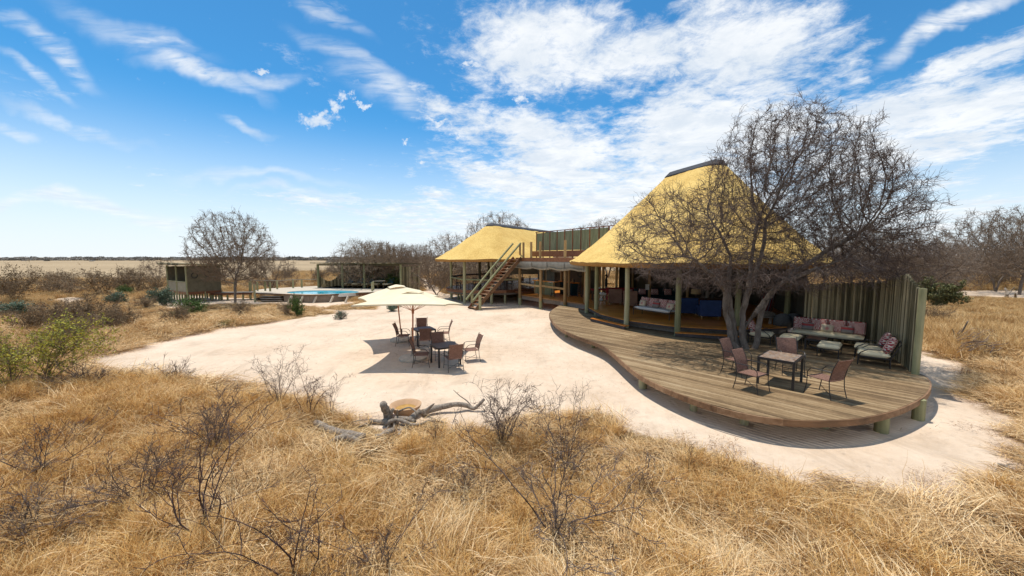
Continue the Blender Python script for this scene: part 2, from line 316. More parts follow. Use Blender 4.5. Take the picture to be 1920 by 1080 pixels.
# ------------------------------------------------------------------ mesh helpers
class MB:
    def __init__(s): s.v = []; s.f = []; s.mi = []; s.cur = 0
    def add(s, vs_, fs_):
        o = len(s.v); s.v.extend([tuple(p) for p in vs_]); s.f.extend([tuple(i + o for i in f) for f in fs_]); s.mi.extend([s.cur] * len(fs_)); return s
    def box(s, c, size, rz=0, tilt=None, mtx=None):
        x, y, z = (q / 2 for q in size)
        vs_ = [Vector((a * x, b * y, d * z)) for a in (-1, 1) for b in (-1, 1) for d in (-1, 1)]
        m = Matrix.Rotation(rz, 3, 'Z')
        if tilt: m = m @ Matrix.Rotation(tilt[0], 3, tilt[1])
        if mtx is not None: m = mtx
        c = Vector(c)
        return s.add([m @ q + c for q in vs_], [(0, 1, 3, 2), (4, 6, 7, 5), (0, 4, 5, 1), (2, 3, 7, 6), (0, 2, 6, 4), (1, 5, 7, 3)])
    def bar(s, a, b, wd, ht, up=(0, 0, 1)):
        a = Vector(a); b = Vector(b); d = (b - a); L = d.length; d.normalize(); up = Vector(up)
        sd = d.cross(up)
        if sd.length < 1e-4: sd = Vector((1, 0, 0))
        sd.normalize(); u = sd.cross(d)
        m = Matrix((d, sd, u)).transposed()
        return s.box((a + b) / 2, (L, wd, ht), mtx=m)
    def tube(s, pts, rad, n=8, cap=True):
        pts = [Vector(p) for p in pts]
        if not hasattr(rad, '__len__'): rad = [rad] * len(pts)
        o = []; ref = Vector((.31, .17, .93))
        d0 = (pts[-1] - pts[0]).normalized()
        if abs(d0.dot(ref)) > .9: ref = Vector((.95, .2, .1))
        for i, p in enumerate(pts):
            t = (pts[min(i + 1, len(pts) - 1)] - pts[max(i - 1, 0)]).normalized()
            a = t.cross(ref).normalized(); b = t.cross(a)
            o += [p + (a * math.cos(k * math.tau / n) + b * math.sin(k * math.tau / n)) * rad[i] for k in range(n)]
        fs_ = []
        for i in range(len(pts) - 1):
            for k in range(n):
                k2 = (k + 1) % n; fs_.append((i * n + k, (i + 1) * n + k, (i + 1) * n + k2, i * n + k2))
        if cap: fs_ += [tuple(range(n)), tuple(reversed(range((len(pts) - 1) * n, len(pts) * n)))]
        return s.add(o, fs_)
    def lathe(s, prof, n=24, c=(0, 0, 0)):
        c = Vector(c); o = []
        for r, z in prof: o += [c + Vector((r * math.cos(k * math.tau / n), r * math.sin(k * math.tau / n), z)) for k in range(n)]
        fs_ = []
        for i in range(len(prof) - 1):
            for k in range(n):
                k2 = (k + 1) % n; fs_.append((i * n + k, i * n + k2, (i + 1) * n + k2, (i + 1) * n + k))
        fs_ += [tuple(reversed(range(n))), tuple(range((len(prof) - 1) * n, len(prof) * n))]
        return s.add(o, fs_)
    def prism(s, poly, z0, z1):
        n = len(poly); o = [(p[0], p[1], z0) for p in poly] + [(p[0], p[1], z1) for p in poly]
        fs_ = [tuple(reversed(range(n))), tuple(range(n, 2 * n))] + [(k, (k + 1) % n, n + (k + 1) % n, n + k) for k in range(n)]
        return s.add(o, fs_)
    def pillow(s, w_, d_, h_, c=(0, 0, 0), m=None, n=8, p=4, puff=.45):
        """soft box: w along x, h along z, thickness d along y"""
        m = m or Matrix.Identity(3); c = Vector(c); o = []; fs_ = []
        for sgn in (-1, 1):
            for i in range(n + 1):
                for j in range(n + 1):
                    u = -1 + 2 * i / n; v = -1 + 2 * j / n
                    tt = ((1 - abs(u) ** p) * (1 - abs(v) ** p)) ** puff
                    pin = 1 - .05 * (1 - tt)
                    o.append(m @ Vector((u * w_ / 2 * pin, sgn * d_ / 2 * (.12 + .88 * tt), v * h_ / 2 * pin)) + c)
        N = (n + 1) ** 2
        for q in range(2):
            for i in range(n):
                for j in range(n):
                    a = q * N + i * (n + 1) + j; f = (a, a + n + 1, a + n + 2, a + 1)
                    fs_.append(f if q == 0 else tuple(reversed(f)))
        rim = [i * (n + 1) for i in range(n + 1)] + [n * (n + 1) + j for j in range(1, n + 1)] + [i * (n + 1) + n for i in range(n - 1, -1, -1)] + [j for j in range(n - 1, 0, -1)]
        for k in range(len(rim)):
            a, b = rim[k], rim[(k + 1) % len(rim)]; fs_.append((b, a, a + N, b + N))
        return s.add(o, fs_)
    def build(s, name, mats, parent=None, smooth=False, bevel=0, origin=None):
        me = bpy.data.meshes.new(name)
        v = s.v
        off = Vector(origin) if origin is not None else (parent_world(parent) if parent is not None else Vector((0, 0, 0)))
        v = [(p[0] - off.x, p[1] - off.y, p[2] - off.z) for p in v]
        me.from_pydata(v, [], s.f); me.validate()
        if not isinstance(mats, (list, tuple)): mats = [mats]
        for m_ in mats: me.materials.append(m_)
        if len(mats) > 1 and len(me.polygons) == len(s.mi): me.polygons.foreach_set('material_index', s.mi)
        if smooth:
            me.polygons.foreach_set('use_smooth', [True] * len(me.polygons))
            if smooth != 'full': me.set_sharp_from_angle(angle=R(48))
        o = bpy.data.objects.new(name, me); COL.objects.link(o); o.parent = parent
        if parent is None and origin is not None: o.location = off
        if bevel:
            b = o.modifiers.new('bevel', 'BEVEL'); b.width = bevel; b.segments = 2; b.limit_method = 'ANGLE'
        return o
LOCAL = [False]
def parent_world(p):
    if LOCAL[0]: return Vector((0, 0, 0))
    v = Vector((0, 0, 0))
    while p is not None: v += p.location; p = p.parent
    return v
def thing(name, label, cat, loc=(0, 0, 0), rz=0, group=None):
    o = bpy.data.objects.new(name, None); COL.objects.link(o); o.location = loc; o.rotation_euler = (0, 0, rz); o.empty_display_size = .2
    o['label'] = label; o['category'] = cat
    if group: o['group'] = group
    return o
def tag(o, label, cat, group=None, kind=None):
    o['label'] = label
    if cat: o['category'] = cat
    if group: o['group'] = group
    if kind: o['kind'] = kind
    return o
def kids(o): return [c for c in COL.objects if c.parent == o]
KID = {}
def copy_tree(o, loc=None, rz=None, label=None, scale=None, group=None, tree=None):
    if tree is None:
        tree = []
        def walk(p):
            return [(c, walk(c)) for c in kids(p)]
        if o.name not in KID: KID[o.name] = walk(o)
        tree = KID[o.name]
    c = o.copy(); COL.objects.link(c)
    def rec(src, dst):
        for ch, sub in src:
            k = ch.copy(); COL.objects.link(k); k.parent = dst; rec(sub, k)
    rec(tree, c)
    if loc is not None: c.location = loc
    if rz is not None: c.rotation_euler = (0, 0, rz)
    if scale is not None: c.scale = (scale, scale, scale) if not hasattr(scale, '__len__') else scale
    if label: c['label'] = label
    if group: c['group'] = group
    return c

# ------------------------------------------------------------------ ground
def P2(px, py, z=0): p = at(px, py, z); return (p.x, p.y)
SAND = [P2(*q) for q in ((118, 668), (165, 670), (225, 659), (300, 640), (370, 625), (412, 612), (480, 607), (560, 597), (622, 588), (600, 578), (520, 572), (470, 571), (430, 573), (440, 566), (520, 565),
        (670, 566), (700, 571), (742, 562), (752, 552), (775, 548), (800, 545), (790, 534), (760, 526), (800, 522))] + \
       [(-7.2, 41), (-2, 37.6), (4, 36.5), (12, 34), (19, 27), (20, 22), (18, 16)] + \
       [P2(*q) for q in ((1722, 664), (1760, 672), (1800, 690), (1832, 720), (1868, 758), (1898, 800), (1914, 845), (1893, 872), (1850, 893), (1790, 915), (1700, 918), (1620, 904), (1560, 900), (1500, 906),
        (1440, 890), (1370, 872), (1300, 850), (1210, 815), (1150, 790), (1100, 777), (1040, 782), (1005, 793), (960, 798), (900, 802), (830, 803), (790, 811), (740, 813), (690, 812), (650, 795), (622, 775),
        (560, 752), (500, 742), (430, 735), (400, 738), (370, 720), (320, 712), (260, 706), (190, 705), (150, 695), (118, 690))]
HOLES = [[P2(*q) for q in ((600, 579), (640, 581), (700, 580), (706, 571), (690, 566), (650, 572))]]
EXTRA = [[P2(*q) for q in ((1716, 545), (1920, 545), (2100, 548), (2100, 563), (1920, 559), (1800, 553), (1716, 550))],
         [P2(*q) for q in ((92, 563), (130, 556), (165, 560), (168, 568), (130, 572), (95, 570))],
         [P2(*q) for q in ((300, 574), (352, 577), (410, 571), (480, 570), (485, 560), (400, 556), (340, 552), (300, 556))],
         [P2(*q) for q in ((0, 655), (35, 650), (42, 664), (0, 668))], [P2(*q) for q in ((300, 574), (345, 572), (350, 578), (305, 580))]]
def sdist(xs, ys, poly):
    """signed distance, positive inside"""
    P = np.array(poly); x = np.asarray(xs, float).ravel(); y = np.asarray(ys, float).ravel()
    d = np.full(x.shape, 1e9); ins = np.zeros(x.shape, bool)
    for i in range(len(P)):
        ax, ay = P[i]; bx, by = P[(i + 1) % len(P)]
        ex, ey = bx - ax, by - ay; L = ex * ex + ey * ey + 1e-12
        t = np.clip(((x - ax) * ex + (y - ay) * ey) / L, 0, 1)
        d = np.minimum(d, np.hypot(x - ax - t * ex, y - ay - t * ey))
        c = (ay > y) != (by > y)
        with np.errstate(divide='ignore', invalid='ignore'):
            ins ^= c & (x < (bx - ax) * (y - ay) / (by - ay + 1e-12) + ax)
    return np.where(ins, d, -d).reshape(np.shape(xs))
_K = nrg.uniform(-1, 1, (14, 2)); _K /= np.linalg.norm(_K, axis=1)[:, None]; _FQ = np.geomspace(.25, 3.2, 14); _PH = nrg.uniform(0, 6.28, 14)
def sandd(xs, ys):
    s = sdist(xs, ys, SAND); xs = np.asarray(xs, float); ys = np.asarray(ys, float)
    s = s + .075 * sum(np.sin((xs * k[1] - ys * k[0]) * f * 2.2 + p) for k, f, p in zip(_K, _FQ, _PH)) * np.clip(1 - (ys - 20) / 30, .3, 1)
    for h in HOLES: s = np.minimum(s, -sdist(xs, ys, h))
    for e in EXTRA: s = np.maximum(s, sdist(xs, ys, e))
    return s
def gh(xs, ys, sd=None):
    xs = np.asarray(xs, float); ys = np.asarray(ys, float)
    if sd is None: sd = sandd(xs, ys)
    h = sum(np.sin((xs * k[0] + ys * k[1]) * f + p) / (f ** .8) for k, f, p in zip(_K, _FQ, _PH)) * .045
    g = np.clip((-sd - .1) / 2.0, 0, 1); far = np.clip(1 - (ys - 60) / 60, 0, 1)
    return h * g * far + np.where(g > 0, .05 * g * far, 0) - .0
def axis(lo, hi, step, out, grow=1.13):
    a = list(np.arange(lo, hi + 1e-6, step)); s = step; x = hi
    while x < out[1]: s *= grow; x += s; a.append(x)
    s = step; x = lo; b = []
    while x > out[0]: s *= grow; x -= s; b.append(x)
    return np.array(b[::-1] + a)
gx = axis(-26, 22, .22, (-5000, 5000), 1.10); gy = axis(3, 42, .22, (-300, 6000), 1.10)
GX, GY = np.meshgrid(gx, gy); SD = sandd(GX, GY)
GZ = gh(GX, GY, SD)
def gridmesh(name, keep=None, dz=0.0):
    ny, nx = GX.shape; v = np.stack([GX, GY, GZ + dz], -1).reshape(-1, 3)
    idx = np.arange(ny * nx).reshape(ny, nx)
    f = np.stack([idx[:-1, :-1], idx[:-1, 1:], idx[1:, 1:], idx[1:, :-1]], -1).reshape(-1, 4)
    if keep is not None: f = f[keep.reshape(-1)]
    used = np.unique(f); mp = np.full(ny * nx, -1); mp[used] = np.arange(len(used)); f = mp[f]; v = v[used]
    me = bpy.data.meshes.new(name); me.vertices.add(len(v)); me.vertices.foreach_set('co', v.ravel())
    me.loops.add(f.size); me.loops.foreach_set('vertex_index', f.ravel().astype(np.int32)); me.polygons.add(len(f))
    me.polygons.foreach_set('loop_start', np.arange(0, f.size, 4, dtype=np.int32)); me.update(); me.validate()
    me.polygons.foreach_set('use_smooth', [True] * len(me.polygons))
    at_ = me.attributes.new('sandiness', 'FLOAT', 'POINT'); at_.data.foreach_set('value', np.clip(.5 + SD.reshape(-1)[used] / 1.6, 0, 1.6).astype(np.float32))
    me.materials.append(M['ground']); o = bpy.data.objects.new(name, me); COL.objects.link(o); return o
tag(gridmesh('ground'), 'dry grassy ground and plain running to the horizon', None, kind='structure')
fs = (SD[:-1, :-1] + SD[1:, 1:]) / 2
tag(gridmesh('sand_clearing', (fs > .05) & (np.hypot(GX[:-1, :-1], GY[:-1, :-1]) < 90), .004), 'cleared area of pale sand between the lodge and the grass', None, kind='structure')

# ------------------------------------------------------------------ branching skeletons
class Skel:
    def __init__(s): s.p = []; s.par = []; s.fix = []
    def add(s, p, par, r=0): s.p.append(tuple(p)); s.par.append(par); s.fix.append(r); return len(s.p) - 1
    def line(s, pts, par, step=.2, r=0, rs=None):
        pts = [Vector(p) for p in pts]
        for a, b in zip(pts, pts[1:]):
            n = max(1, round((b - a).length / step))
            for k in range(1, n + 1):
                j = Vector([rs.uniform(-.02, .02) for _ in range(3)]) if rs else Vector()
                par = s.add(a.lerp(b, k / n) + j, par)
        return par
def colonize(sk, attr, step=.22, infl=2.0, kill=.35, iters=120, grav=0.0, rs=None, maxn=7000):
    A = np.array(attr); N = np.array(sk.p); par = list(sk.par)
    nd = np.full(len(A), 1e9); ni = np.zeros(len(A), int); start = 0
    for it in range(iters):
        new = N[start:]
        for c in range(0, len(new), 400):
            D = np.linalg.norm(A[:, None] - new[None, c:c + 400], axis=2); m = D.min(1); k = D.argmin(1) + start + c
            u = m < nd; nd[u] = m[u]; ni[u] = k[u]
        live = nd > kill; A, nd, ni = A[live], nd[live], ni[live]
        if not len(A): break
        ok = nd < infl
        if not ok.any(): ok = nd < nd.min() * 1.3
        ids = np.unique(ni[ok]); dirs = np.zeros((len(N), 3))
        dv = A[ok] - N[ni[ok]]; dv /= np.linalg.norm(dv, axis=1)[:, None] + 1e-9
        np.add.at(dirs, ni[ok], dv)
        d = dirs[ids]; d /= np.linalg.norm(d, axis=1)[:, None] + 1e-9
        d += rs.normal(0, .13, d.shape); d[:, 2] += grav; d /= np.linalg.norm(d, axis=1)[:, None]
        start = len(N); N = np.vstack([N, N[ids] + d * step]); par += list(ids)
        if len(N) > maxn: break
    return N, np.array(par)
def radii(N, par, tip=.006, exp=2.3, rmax=None):
    a = np.zeros(len(N)); ch = np.zeros(len(N), int)
    for p in par:
        if p >= 0: ch[p] += 1
    r = np.where(ch == 0, tip ** exp, 0.0)
    for i in range(len(N) - 1, -1, -1):
        if par[i] >= 0: r[par[i]] += r[i]
    r = r ** (1 / exp)
    return np.minimum(r, rmax) if rmax else r
def frames(d):
    ref = np.tile(np.array([.31, .17, .93]), (len(d), 1)); m = np.abs((d * ref).sum(1)) > .93; ref[m] = (.95, .2, .1)
    a = np.cross(d, ref); a /= np.linalg.norm(a, axis=1)[:, None] + 1e-9; b = np.cross(d, a); return a, b
def prisms(A, B, ra, rb, fa, fb, n):
    ang = np.arange(n) * math.tau / n; c, s = np.cos(ang), np.sin(ang)
    RA = A[:, None] + (fa[0][:, None] * c[None, :, None] + fa[1][:, None] * s[None, :, None]) * ra[:, None, None]
    RB = B[:, None] + (fb[0][:, None] * c[None, :, None] + fb[1][:, None] * s[None, :, None]) * rb[:, None, None]
    V = np.concatenate([RA, RB], 1).reshape(-1, 3); k = np.arange(n); k2 = (k + 1) % n
    q = np.stack([k, n + k, n + k2, k2], -1); Fq = (q[None] + (np.arange(len(A)) * 2 * n)[:, None, None]).reshape(-1, 4)
    return V, Fq
def npmesh(name, chunks, mats, smooth=True, tone=None):
    """chunks: list of (verts, quads, material index)"""
    V = np.concatenate([c[0] for c in chunks]); off = 0; Fs = []; mi = []
    for v, f, m in chunks: Fs.append(f + off); off += len(v); mi += [m] * len(f)
    Fq = np.concatenate(Fs)
    me = bpy.data.meshes.new(name); me.vertices.add(len(V)); me.vertices.foreach_set('co', V.astype(np.float32).ravel())
    me.loops.add(Fq.size); me.loops.foreach_set('vertex_index', Fq.ravel().astype(np.int32)); me.polygons.add(len(Fq))
    me.polygons.foreach_set('loop_start', np.arange(0, Fq.size, Fq.shape[1], dtype=np.int32)); me.update()
    for m in mats: me.materials.append(m)
    me.polygons.foreach_set('material_index', np.array(mi, np.int32))
    if smooth: me.polygons.foreach_set('use_smooth', [True] * len(Fq))
    if tone is not None:
        t_ = me.attributes.new('tone', 'FLOAT', 'POINT'); t_.data.foreach_set('value', tone.astype(np.float32))
    me.validate(); return me
def wood_chunks(N, par, r, lo=0, hi=9, ends=None):
    N = np.array(N); par = np.array(par); d = np.zeros_like(N); has = par >= 0
    seg = np.zeros_like(N); seg[has] = N[has] - N[par[has]]; seg /= np.linalg.norm(seg, axis=1)[:, None] + 1e-9
    main = np.full(len(N), -1); best = np.zeros(len(N))
    for i in range(len(N)):
        p = par[i]
        if p >= 0 and r[i] > best[p]: best[p] = r[i]; main[p] = i
    nd = seg.copy(); mm = main >= 0; nd[mm] += seg[main[mm]]; nd /= np.linalg.norm(nd, axis=1)[:, None] + 1e-9
    ids = np.where(has & (r >= lo) & (r < hi))[0]; out = []
    for a, b, n in ((0, .012, 3), (.012, .035, 5), (.035, 9, 9)):
        k = ids[(r[ids] >= a) & (r[ids] < b)]
        if not len(k): continue
        p = par[k]; ismain = main[p] == k
        ra = np.where(ismain, r[p], np.minimum(r[k] * 1.15, r[p])); ra = np.minimum(ra, r[k] * 1.6)
        da = np.where(ismain[:, None], nd[p], seg[k])
        out.append((*prisms(N[p], N[k], ra, r[k], frames(da), frames(nd[k]), n), 0))
    return out
def twigs(N, par, r, rs, per=3, length=(.3, .7), rmax=.02, tip=.0025, base=.006, sub=2, seg=3, up=.15, maxt=30000, zig=.45):
    """zig-zag side twigs on the thin branches: returns chunk list and tip points"""
    cand = np.where((r < rmax) & (par >= 0))[0]; k = np.repeat(cand, per); rs.shuffle(k); k = k[:maxt]
    seg0 = N[k] - N[par[k]]; L0 = np.linalg.norm(seg0, axis=1)[:, None] + 1e-9; d = seg0 / L0
    P = N[k] - seg0 * rs.random((len(k), 1)); d = d * .8 + rs.normal(0, .62, d.shape); d[:, 2] += up; d /= np.linalg.norm(d, axis=1)[:, None]
    L = rs.uniform(*length, len(k))[:, None] / seg; ch = []; tips = []
    def run(P, d, L, b, nseg):
        r0 = b
        for s in range(nseg):
            r1 = b + (tip - b) * (s + 1) / nseg; Q = P + d * L
            fr = frames(d); ch.append((*prisms(P, Q, np.full(len(P), r0), np.full(len(P), r1), fr, fr, 3), 0)); tips.append(Q)
            yield P, Q, d
            P = Q; r0 = r1; d = d + rs.normal(0, zig, d.shape); d /= np.linalg.norm(d, axis=1)[:, None]
    st = list(run(P, d, L, base, seg))
    for P_, Q_, d_ in st:
        for q in range(sub):
            m = rs.random(len(P_)) < .62
            t = rs.random((m.sum(), 1)); s0 = P_[m] + (Q_[m] - P_[m]) * t
            e = d_[m] * .45 + rs.normal(0, .7, d_[m].shape); e /= np.linalg.norm(e, axis=1)[:, None]
            list(run(s0, e, L[m] * rs.uniform(.5, 1.05, (m.sum(), 1)), base * .6, 1))
    return ch, np.concatenate(tips)
def leaves(P, rs, size=(.02, .04), spread=.03):
    n = len(P); P = P + rs.normal(0, spread, P.shape); a = rs.normal(0, 1, (n, 3)); a /= np.linalg.norm(a, axis=1)[:, None]; b = rs.normal(0, 1, (n, 3)); b -= a * (a * b).sum(1)[:, None]; b /= np.linalg.norm(b, axis=1)[:, None]
    s = rs.uniform(*size, (n, 1)); V = np.stack([P - a * s, P + b * s * .5, P + a * s, P - b * s * .5], 1).reshape(-1, 3)
    Fq = np.arange(n * 4).reshape(-1, 4); return (V, Fq, 0)
def envelope(ells, n, rs, shell=.5):
    out = []; vol = [e[1][0] * e[1][1] * e[1][2] for e in ells]; T = sum(vol)
    for (c, rr), v in zip(ells, vol):
        k = int(n * v / T); q = rs.normal(0, 1, (k, 3)); q /= np.linalg.norm(q, axis=1)[:, None]; rad = rs.random((k, 1)) ** (1 / 3); rad = np.where(rs.random((k, 1)) < shell, .8 + .2 * rad, rad)
        out.append(np.array(c) + q * rad * np.array(rr))
    return np.concatenate(out)
def link_tree(name, label, cat, loc, wood_me, twig_me, leaf_me=None, rz=0, scale=1, group=None):
    t = thing(name, label, cat, loc, rz, group); t.scale = (scale,) * 3 if not hasattr(scale, '__len__') else scale
    for nm, me in (('trunk', wood_me), ('crown', twig_me), ('foliage', leaf_me)):
        if me is None: continue
        o = bpy.data.objects.new(nm, me); COL.objects.link(o); o.parent = t
    return t
def make_tree(seed, H, rad, nattr, step, per, length, maxt, stems=1, trunk_h=.25, rmax=None, tip=.007, leafm_=None, flat=.55, sub=1, wmat='bark', nleaf=0, lsz=(.03, .06), base=.007):
    rs = np.random.default_rng(seed); sk = Skel(); r0 = sk.add((0, 0, -.15), -1)
    for s in range(stems):
        a = s * math.tau / stems + rs.uniform(0, 1); sp = rad * (.12 if stems > 1 else .04)
        sk.line([(0, 0, -.15), (math.cos(a) * sp * .4, math.sin(a) * sp * .4, H * trunk_h * .5), (math.cos(a) * sp * 1.3, math.sin(a) * sp * 1.3, H * trunk_h)], r0, step)
    cz = H * (1 - flat / 2) - H * .04
    A = envelope([((0, 0, H - rad * flat), (rad, rad, rad * flat)), ((rad * .15, rad * .1, H * .55), (rad * .8, rad * .8, H * .32)), ((-rad * .2, 0, H * .42), (rad * .75, rad * .75, H * .2))], nattr, rs, .45)
    A = A[A[:, 2] > H * trunk_h * .8]
    N, par = colonize(sk, A, step, step * 9, step * 1.7, 140, .02, rs, 4500); r = radii(N, par, tip, 2.35, rmax)
    big = wood_chunks(N, par, r, .028); small = wood_chunks(N, par, r, 0, .028); tw, tips = twigs(N, par, r, rs, per, length, .03, tip * .5, base, sub, 3, .12, maxt)
    if not big: big = small[:1]
    wm = npmesh('tree_trunk', big, [M[wmat]]); tm = npmesh('tree_crown', small + tw, [M['twigdist']]); lm = None
    if leafm_: lm = npmesh('tree_foliage', [leaves(tips[rs.integers(0, len(tips), nleaf)], rs, lsz, .06)], [leafm_], False)
    return wm, tm, lm
def make_shrub(seed, H, rad, stems, per=2, leafm_=None, nleaf=0, lsz=(.02, .035), wmat='twig', length=(.1, .28), rb=.0115, maxt=20000, seg=9, forks=3, tip=.0025, sub=1, curl=.12, lift=.0, bare_base=.2):
    rs = np.random.default_rng(seed); P = []; par = []; rr = []
    def add(p, q, r): P.append(p); par.append(q); rr.append(r); return len(P) - 1
    root = add(np.array([0, 0, -.08]), -1, rb)
    def shoot(start, d, L, r, n, lev):
        p = P[start]; pr = start; st = L / n; bend = rs.normal(0, curl * .5, 3)
        for i in range(n):
            d = d + rs.normal(0, curl, 3) + bend; d[2] += lift; d /= np.linalg.norm(d); p = p + d * st
            pr = add(p, pr, max(tip, r * (1 - .75 * (i + 1) / n)))
            if lev < forks and i / n > bare_base and rs.random() < .5:
                e = d * .8 + rs.normal(0, .55, 3); e[2] = abs(e[2]) * .8 + .1; e /= np.linalg.norm(e); shoot(pr, e, L * (1 - i / n) * rs.uniform(.55, .95), rr[pr] * .7, max(2, int(n * (1 - i / n))), lev + 1)
    for s in range(stems):
        a = rs.uniform(0, math.tau); out = rs.random() ** .6 * rad / H
        d = np.array([math.cos(a) * out, math.sin(a) * out, 1.0]); d /= np.linalg.norm(d)
        shoot(root, d, H * math.sqrt(1 + out * out) * rs.uniform(.6, 1.05), rb * rs.uniform(.6, 1.1), seg, 0)
    N = np.array(P); pa = np.array(par); r = np.array(rr); ch = wood_chunks(N, pa, r)
    tw, tips = twigs(N, pa, r, rs, per, length, 1, tip * .7, min(rb * .4, tip * 1.3), sub, 2, .2, maxt) if per else ([], N)
    tm = npmesh('shrub_stems', ch + tw, [M[wmat]])
    lm = npmesh('shrub_foliage', [leaves(tips[rs.integers(0, len(tips), nleaf)], rs, lsz, .03)], [leafm_], False) if leafm_ else None
    return tm, lm
def put_shrub(me, label, loc, rz=0, scale=1, group=None, name='bare_shrub', cat='shrub'):
    tm, lm = me
    t = thing(name, label, cat, loc, rz, group); t.scale = (scale,) * 3 if not hasattr(scale, '__len__') else scale
    o = bpy.data.objects.new('stems', tm); COL.objects.link(o); o.parent = t
    if lm: o = bpy.data.objects.new('foliage', lm); COL.objects.link(o); o.parent = t
    return t
exec_later = []
# ------------------------------------------------------------------ the timber deck
DK = .55
def catmull(P, n=4, closed=False):
    P = [Vector(p) for p in P]; out = []; m = len(P)
    for i in range(m if closed else m - 1):
        g = lambda k: P[k % m] if closed else P[max(0, min(m - 1, k))]
        a, b, c, d = g(i - 1), g(i), g(i + 1), g(i + 2)
        for k in range(n):
            t = k / n; out.append(.5 * ((2 * b) + (c - a) * t + (2 * a - 5 * b + 4 * c - d) * t * t + (3 * b - a - 3 * c + d) * t ** 3))
    if not closed: out.append(P[-1])
    return out
EDGE = [at(*q, DK).to_2d() for q in ((1056, 569.5), (1040, 578), (1031, 587), (1033, 597), (1042, 608), (1058, 619), (1080, 629), (1105, 638), (1130, 648), (1150, 662), (1172, 681), (1198, 701), (1235, 721), (1285, 742), (1345, 762),
       (1415, 778), (1485, 786.5), (1550, 787.5), (1620, 782), (1680, 767), (1720, 749), (1739, 733), (1743, 717), (1732, 704), (1716, 698))]
EDGE = catmull(EDGE, 4)
FC, FN, FL = Vector((14.0, 14.3)), at(1713, 700, DK).to_2d(), Vector((12.35, 16.05))       # fence corner, near end, left end
OUT = [tuple(p) for p in EDGE] + [(FC.x, FC.y), (FL.x, FL.y), (12.9, 18.4), (10, 18.6), (7.6, 18.2), (6.2, 19.6), (5.2, 22.0), (4.75, 24.0)]
deck = thing('timber_deck', 'large weathered timber deck with rounded front edge beside the main thatched lodge', 'deck', (8, 14, 0))
dd = Vector((math.cos(PLANK_A), math.sin(PLANK_A))); dn = Vector((-dd.y, dd.x))
def cuts(off):
    pts = []
    for i in range(len(OUT)):
        a = Vector(OUT[i]); b = Vector(OUT[(i + 1) % len(OUT)]); da = a.dot(dn) - off; db = b.dot(dn) - off
        if (da > 0) != (db > 0): pts.append((a + (b - a) * (da / (da - db))).dot(dd))
    pts.sort(); return [(pts[i], pts[i + 1]) for i in range(0, len(pts) - 1, 2)]
offs = [Vector(p).dot(dn) for p in OUT]; PW = .142; o0 = min(offs)
nk = int((max(offs) - o0) / PW); boards = []
for k in range(nk):
    a0 = o0 + k * PW + .0045; a1 = a0 + PW - .009
    c0, c1, cm = cuts(a0), cuts(a1), cuts((a0 + a1) / 2)
    for j, (s, e) in enumerate(cm):
        s0, e0 = c0[j] if len(c0) == len(cm) else (s, e); s1, e1 = c1[j] if len(c1) == len(cm) else (s, e)
        if e - s < .05: continue
        L = e - s; nseg = max(1, round(L / 4.6)); q = [s] + sorted(s + L * (i + rng.uniform(-.18, .18)) / nseg for i in range(1, nseg)) + [e]
        for i in range(nseg):
            A0 = s0 if i == 0 else q[i] + .003; A1 = s1 if i == 0 else q[i] + .003
            B0 = e0 if i == nseg - 1 else q[i + 1] - .003; B1 = e1 if i == nseg - 1 else q[i + 1] - .003
            z = DK + rng.uniform(-.004, .003)
            P = [dd * A0 + dn * a0, dd * B0 + dn * a0, dd * B1 + dn * a1, dd * A1 + dn * a1]
            boards.append((L, P, z))
boards.sort(key=lambda b: -b[0])
for L, P, z in boards[:298]:
    MB().prism(P[::-1] if (P[1] - P[0]).cross(P[2] - P[1]) < 0 else P, z - .032, z).build('plank', M['deck'], deck)
rest = MB()
for L, P, z in boards[298:]: rest.prism(P, z - .032, z)
if rest.v: o = rest.build('plank_offcuts', M['deck'], deck); o['kind'] = 'stuff'
# fascia boards follow the curved edge
fa = EDGE; k = 0
while k < len(fa) - 1:
    e = min(k + 7, len(fa) - 1); m = MB()
    pts = [Vector((p.x, p.y)) for p in fa[k:e + 1]]; nn = []
    for i in range(len(pts)):
        t = (pts[min(i + 1, len(pts) - 1)] - pts[max(i - 1, 0)]).normalized(); nn.append(Vector((t.y, -t.x)))
    cen = Vector((8, 13)); nn = [n if n.dot(p - cen) > 0 else -n for n, p in zip(nn, pts)]
    vv = []
    for p, n in zip(pts, nn): vv += [(*(p - n * .003), DK - .145), (*(p + n * .035), DK - .145), (*(p + n * .035), DK - .006), (*(p - n * .003), DK - .006)]
    ff = []
    for i in range(len(pts) - 1):
        for j in range(4): ff.append((i * 4 + j, i * 4 + (j + 1) % 4, (i + 1) * 4 + (j + 1) % 4, (i + 1) * 4 + j))
    ff += [(0, 1, 2, 3), tuple(reversed(range(len(vv) - 4, len(vv))))]
    m.add(vv, ff).build('fascia_board', M['fascia'], deck); k = e
# joists and stub posts below
jd = dn
for i in range(11):
    s = -12 + i * 1.35; a = None
    tt = [t * .1 for t in range(60, 260)]; ins = [t for t in tt if float(sdist([dd.x * s + dn.x * t * (1)], [dd.y * s + dn.y * t], OUT)[0]) > .25]
    if not ins: continue
    a = dd * s + dn * ins[0]; b = dd * s + dn * ins[-1]
    if (b - a).length > .4: MB().bar((a.x, a.y, DK - .105), (b.x, b.y, DK - .105), .05, .14).build('joist', M['greyboard'], deck)
for (px, py, r) in ((1205, 728, .12), (1652, 810, .13), (1721, 787, .12), (1395, 795, .10), (1112, 652, .09), (1136, 659, .08), (1300, 770, .09), (1545, 802, .09), (1663, 795, .05), (1062, 632, .07)):
    p = at(px, py, 0); MB().tube([(p.x, p.y, -.2), (p.x, p.y, DK - .036)], r, 12).build('stub_post', M['pole'], deck, True)

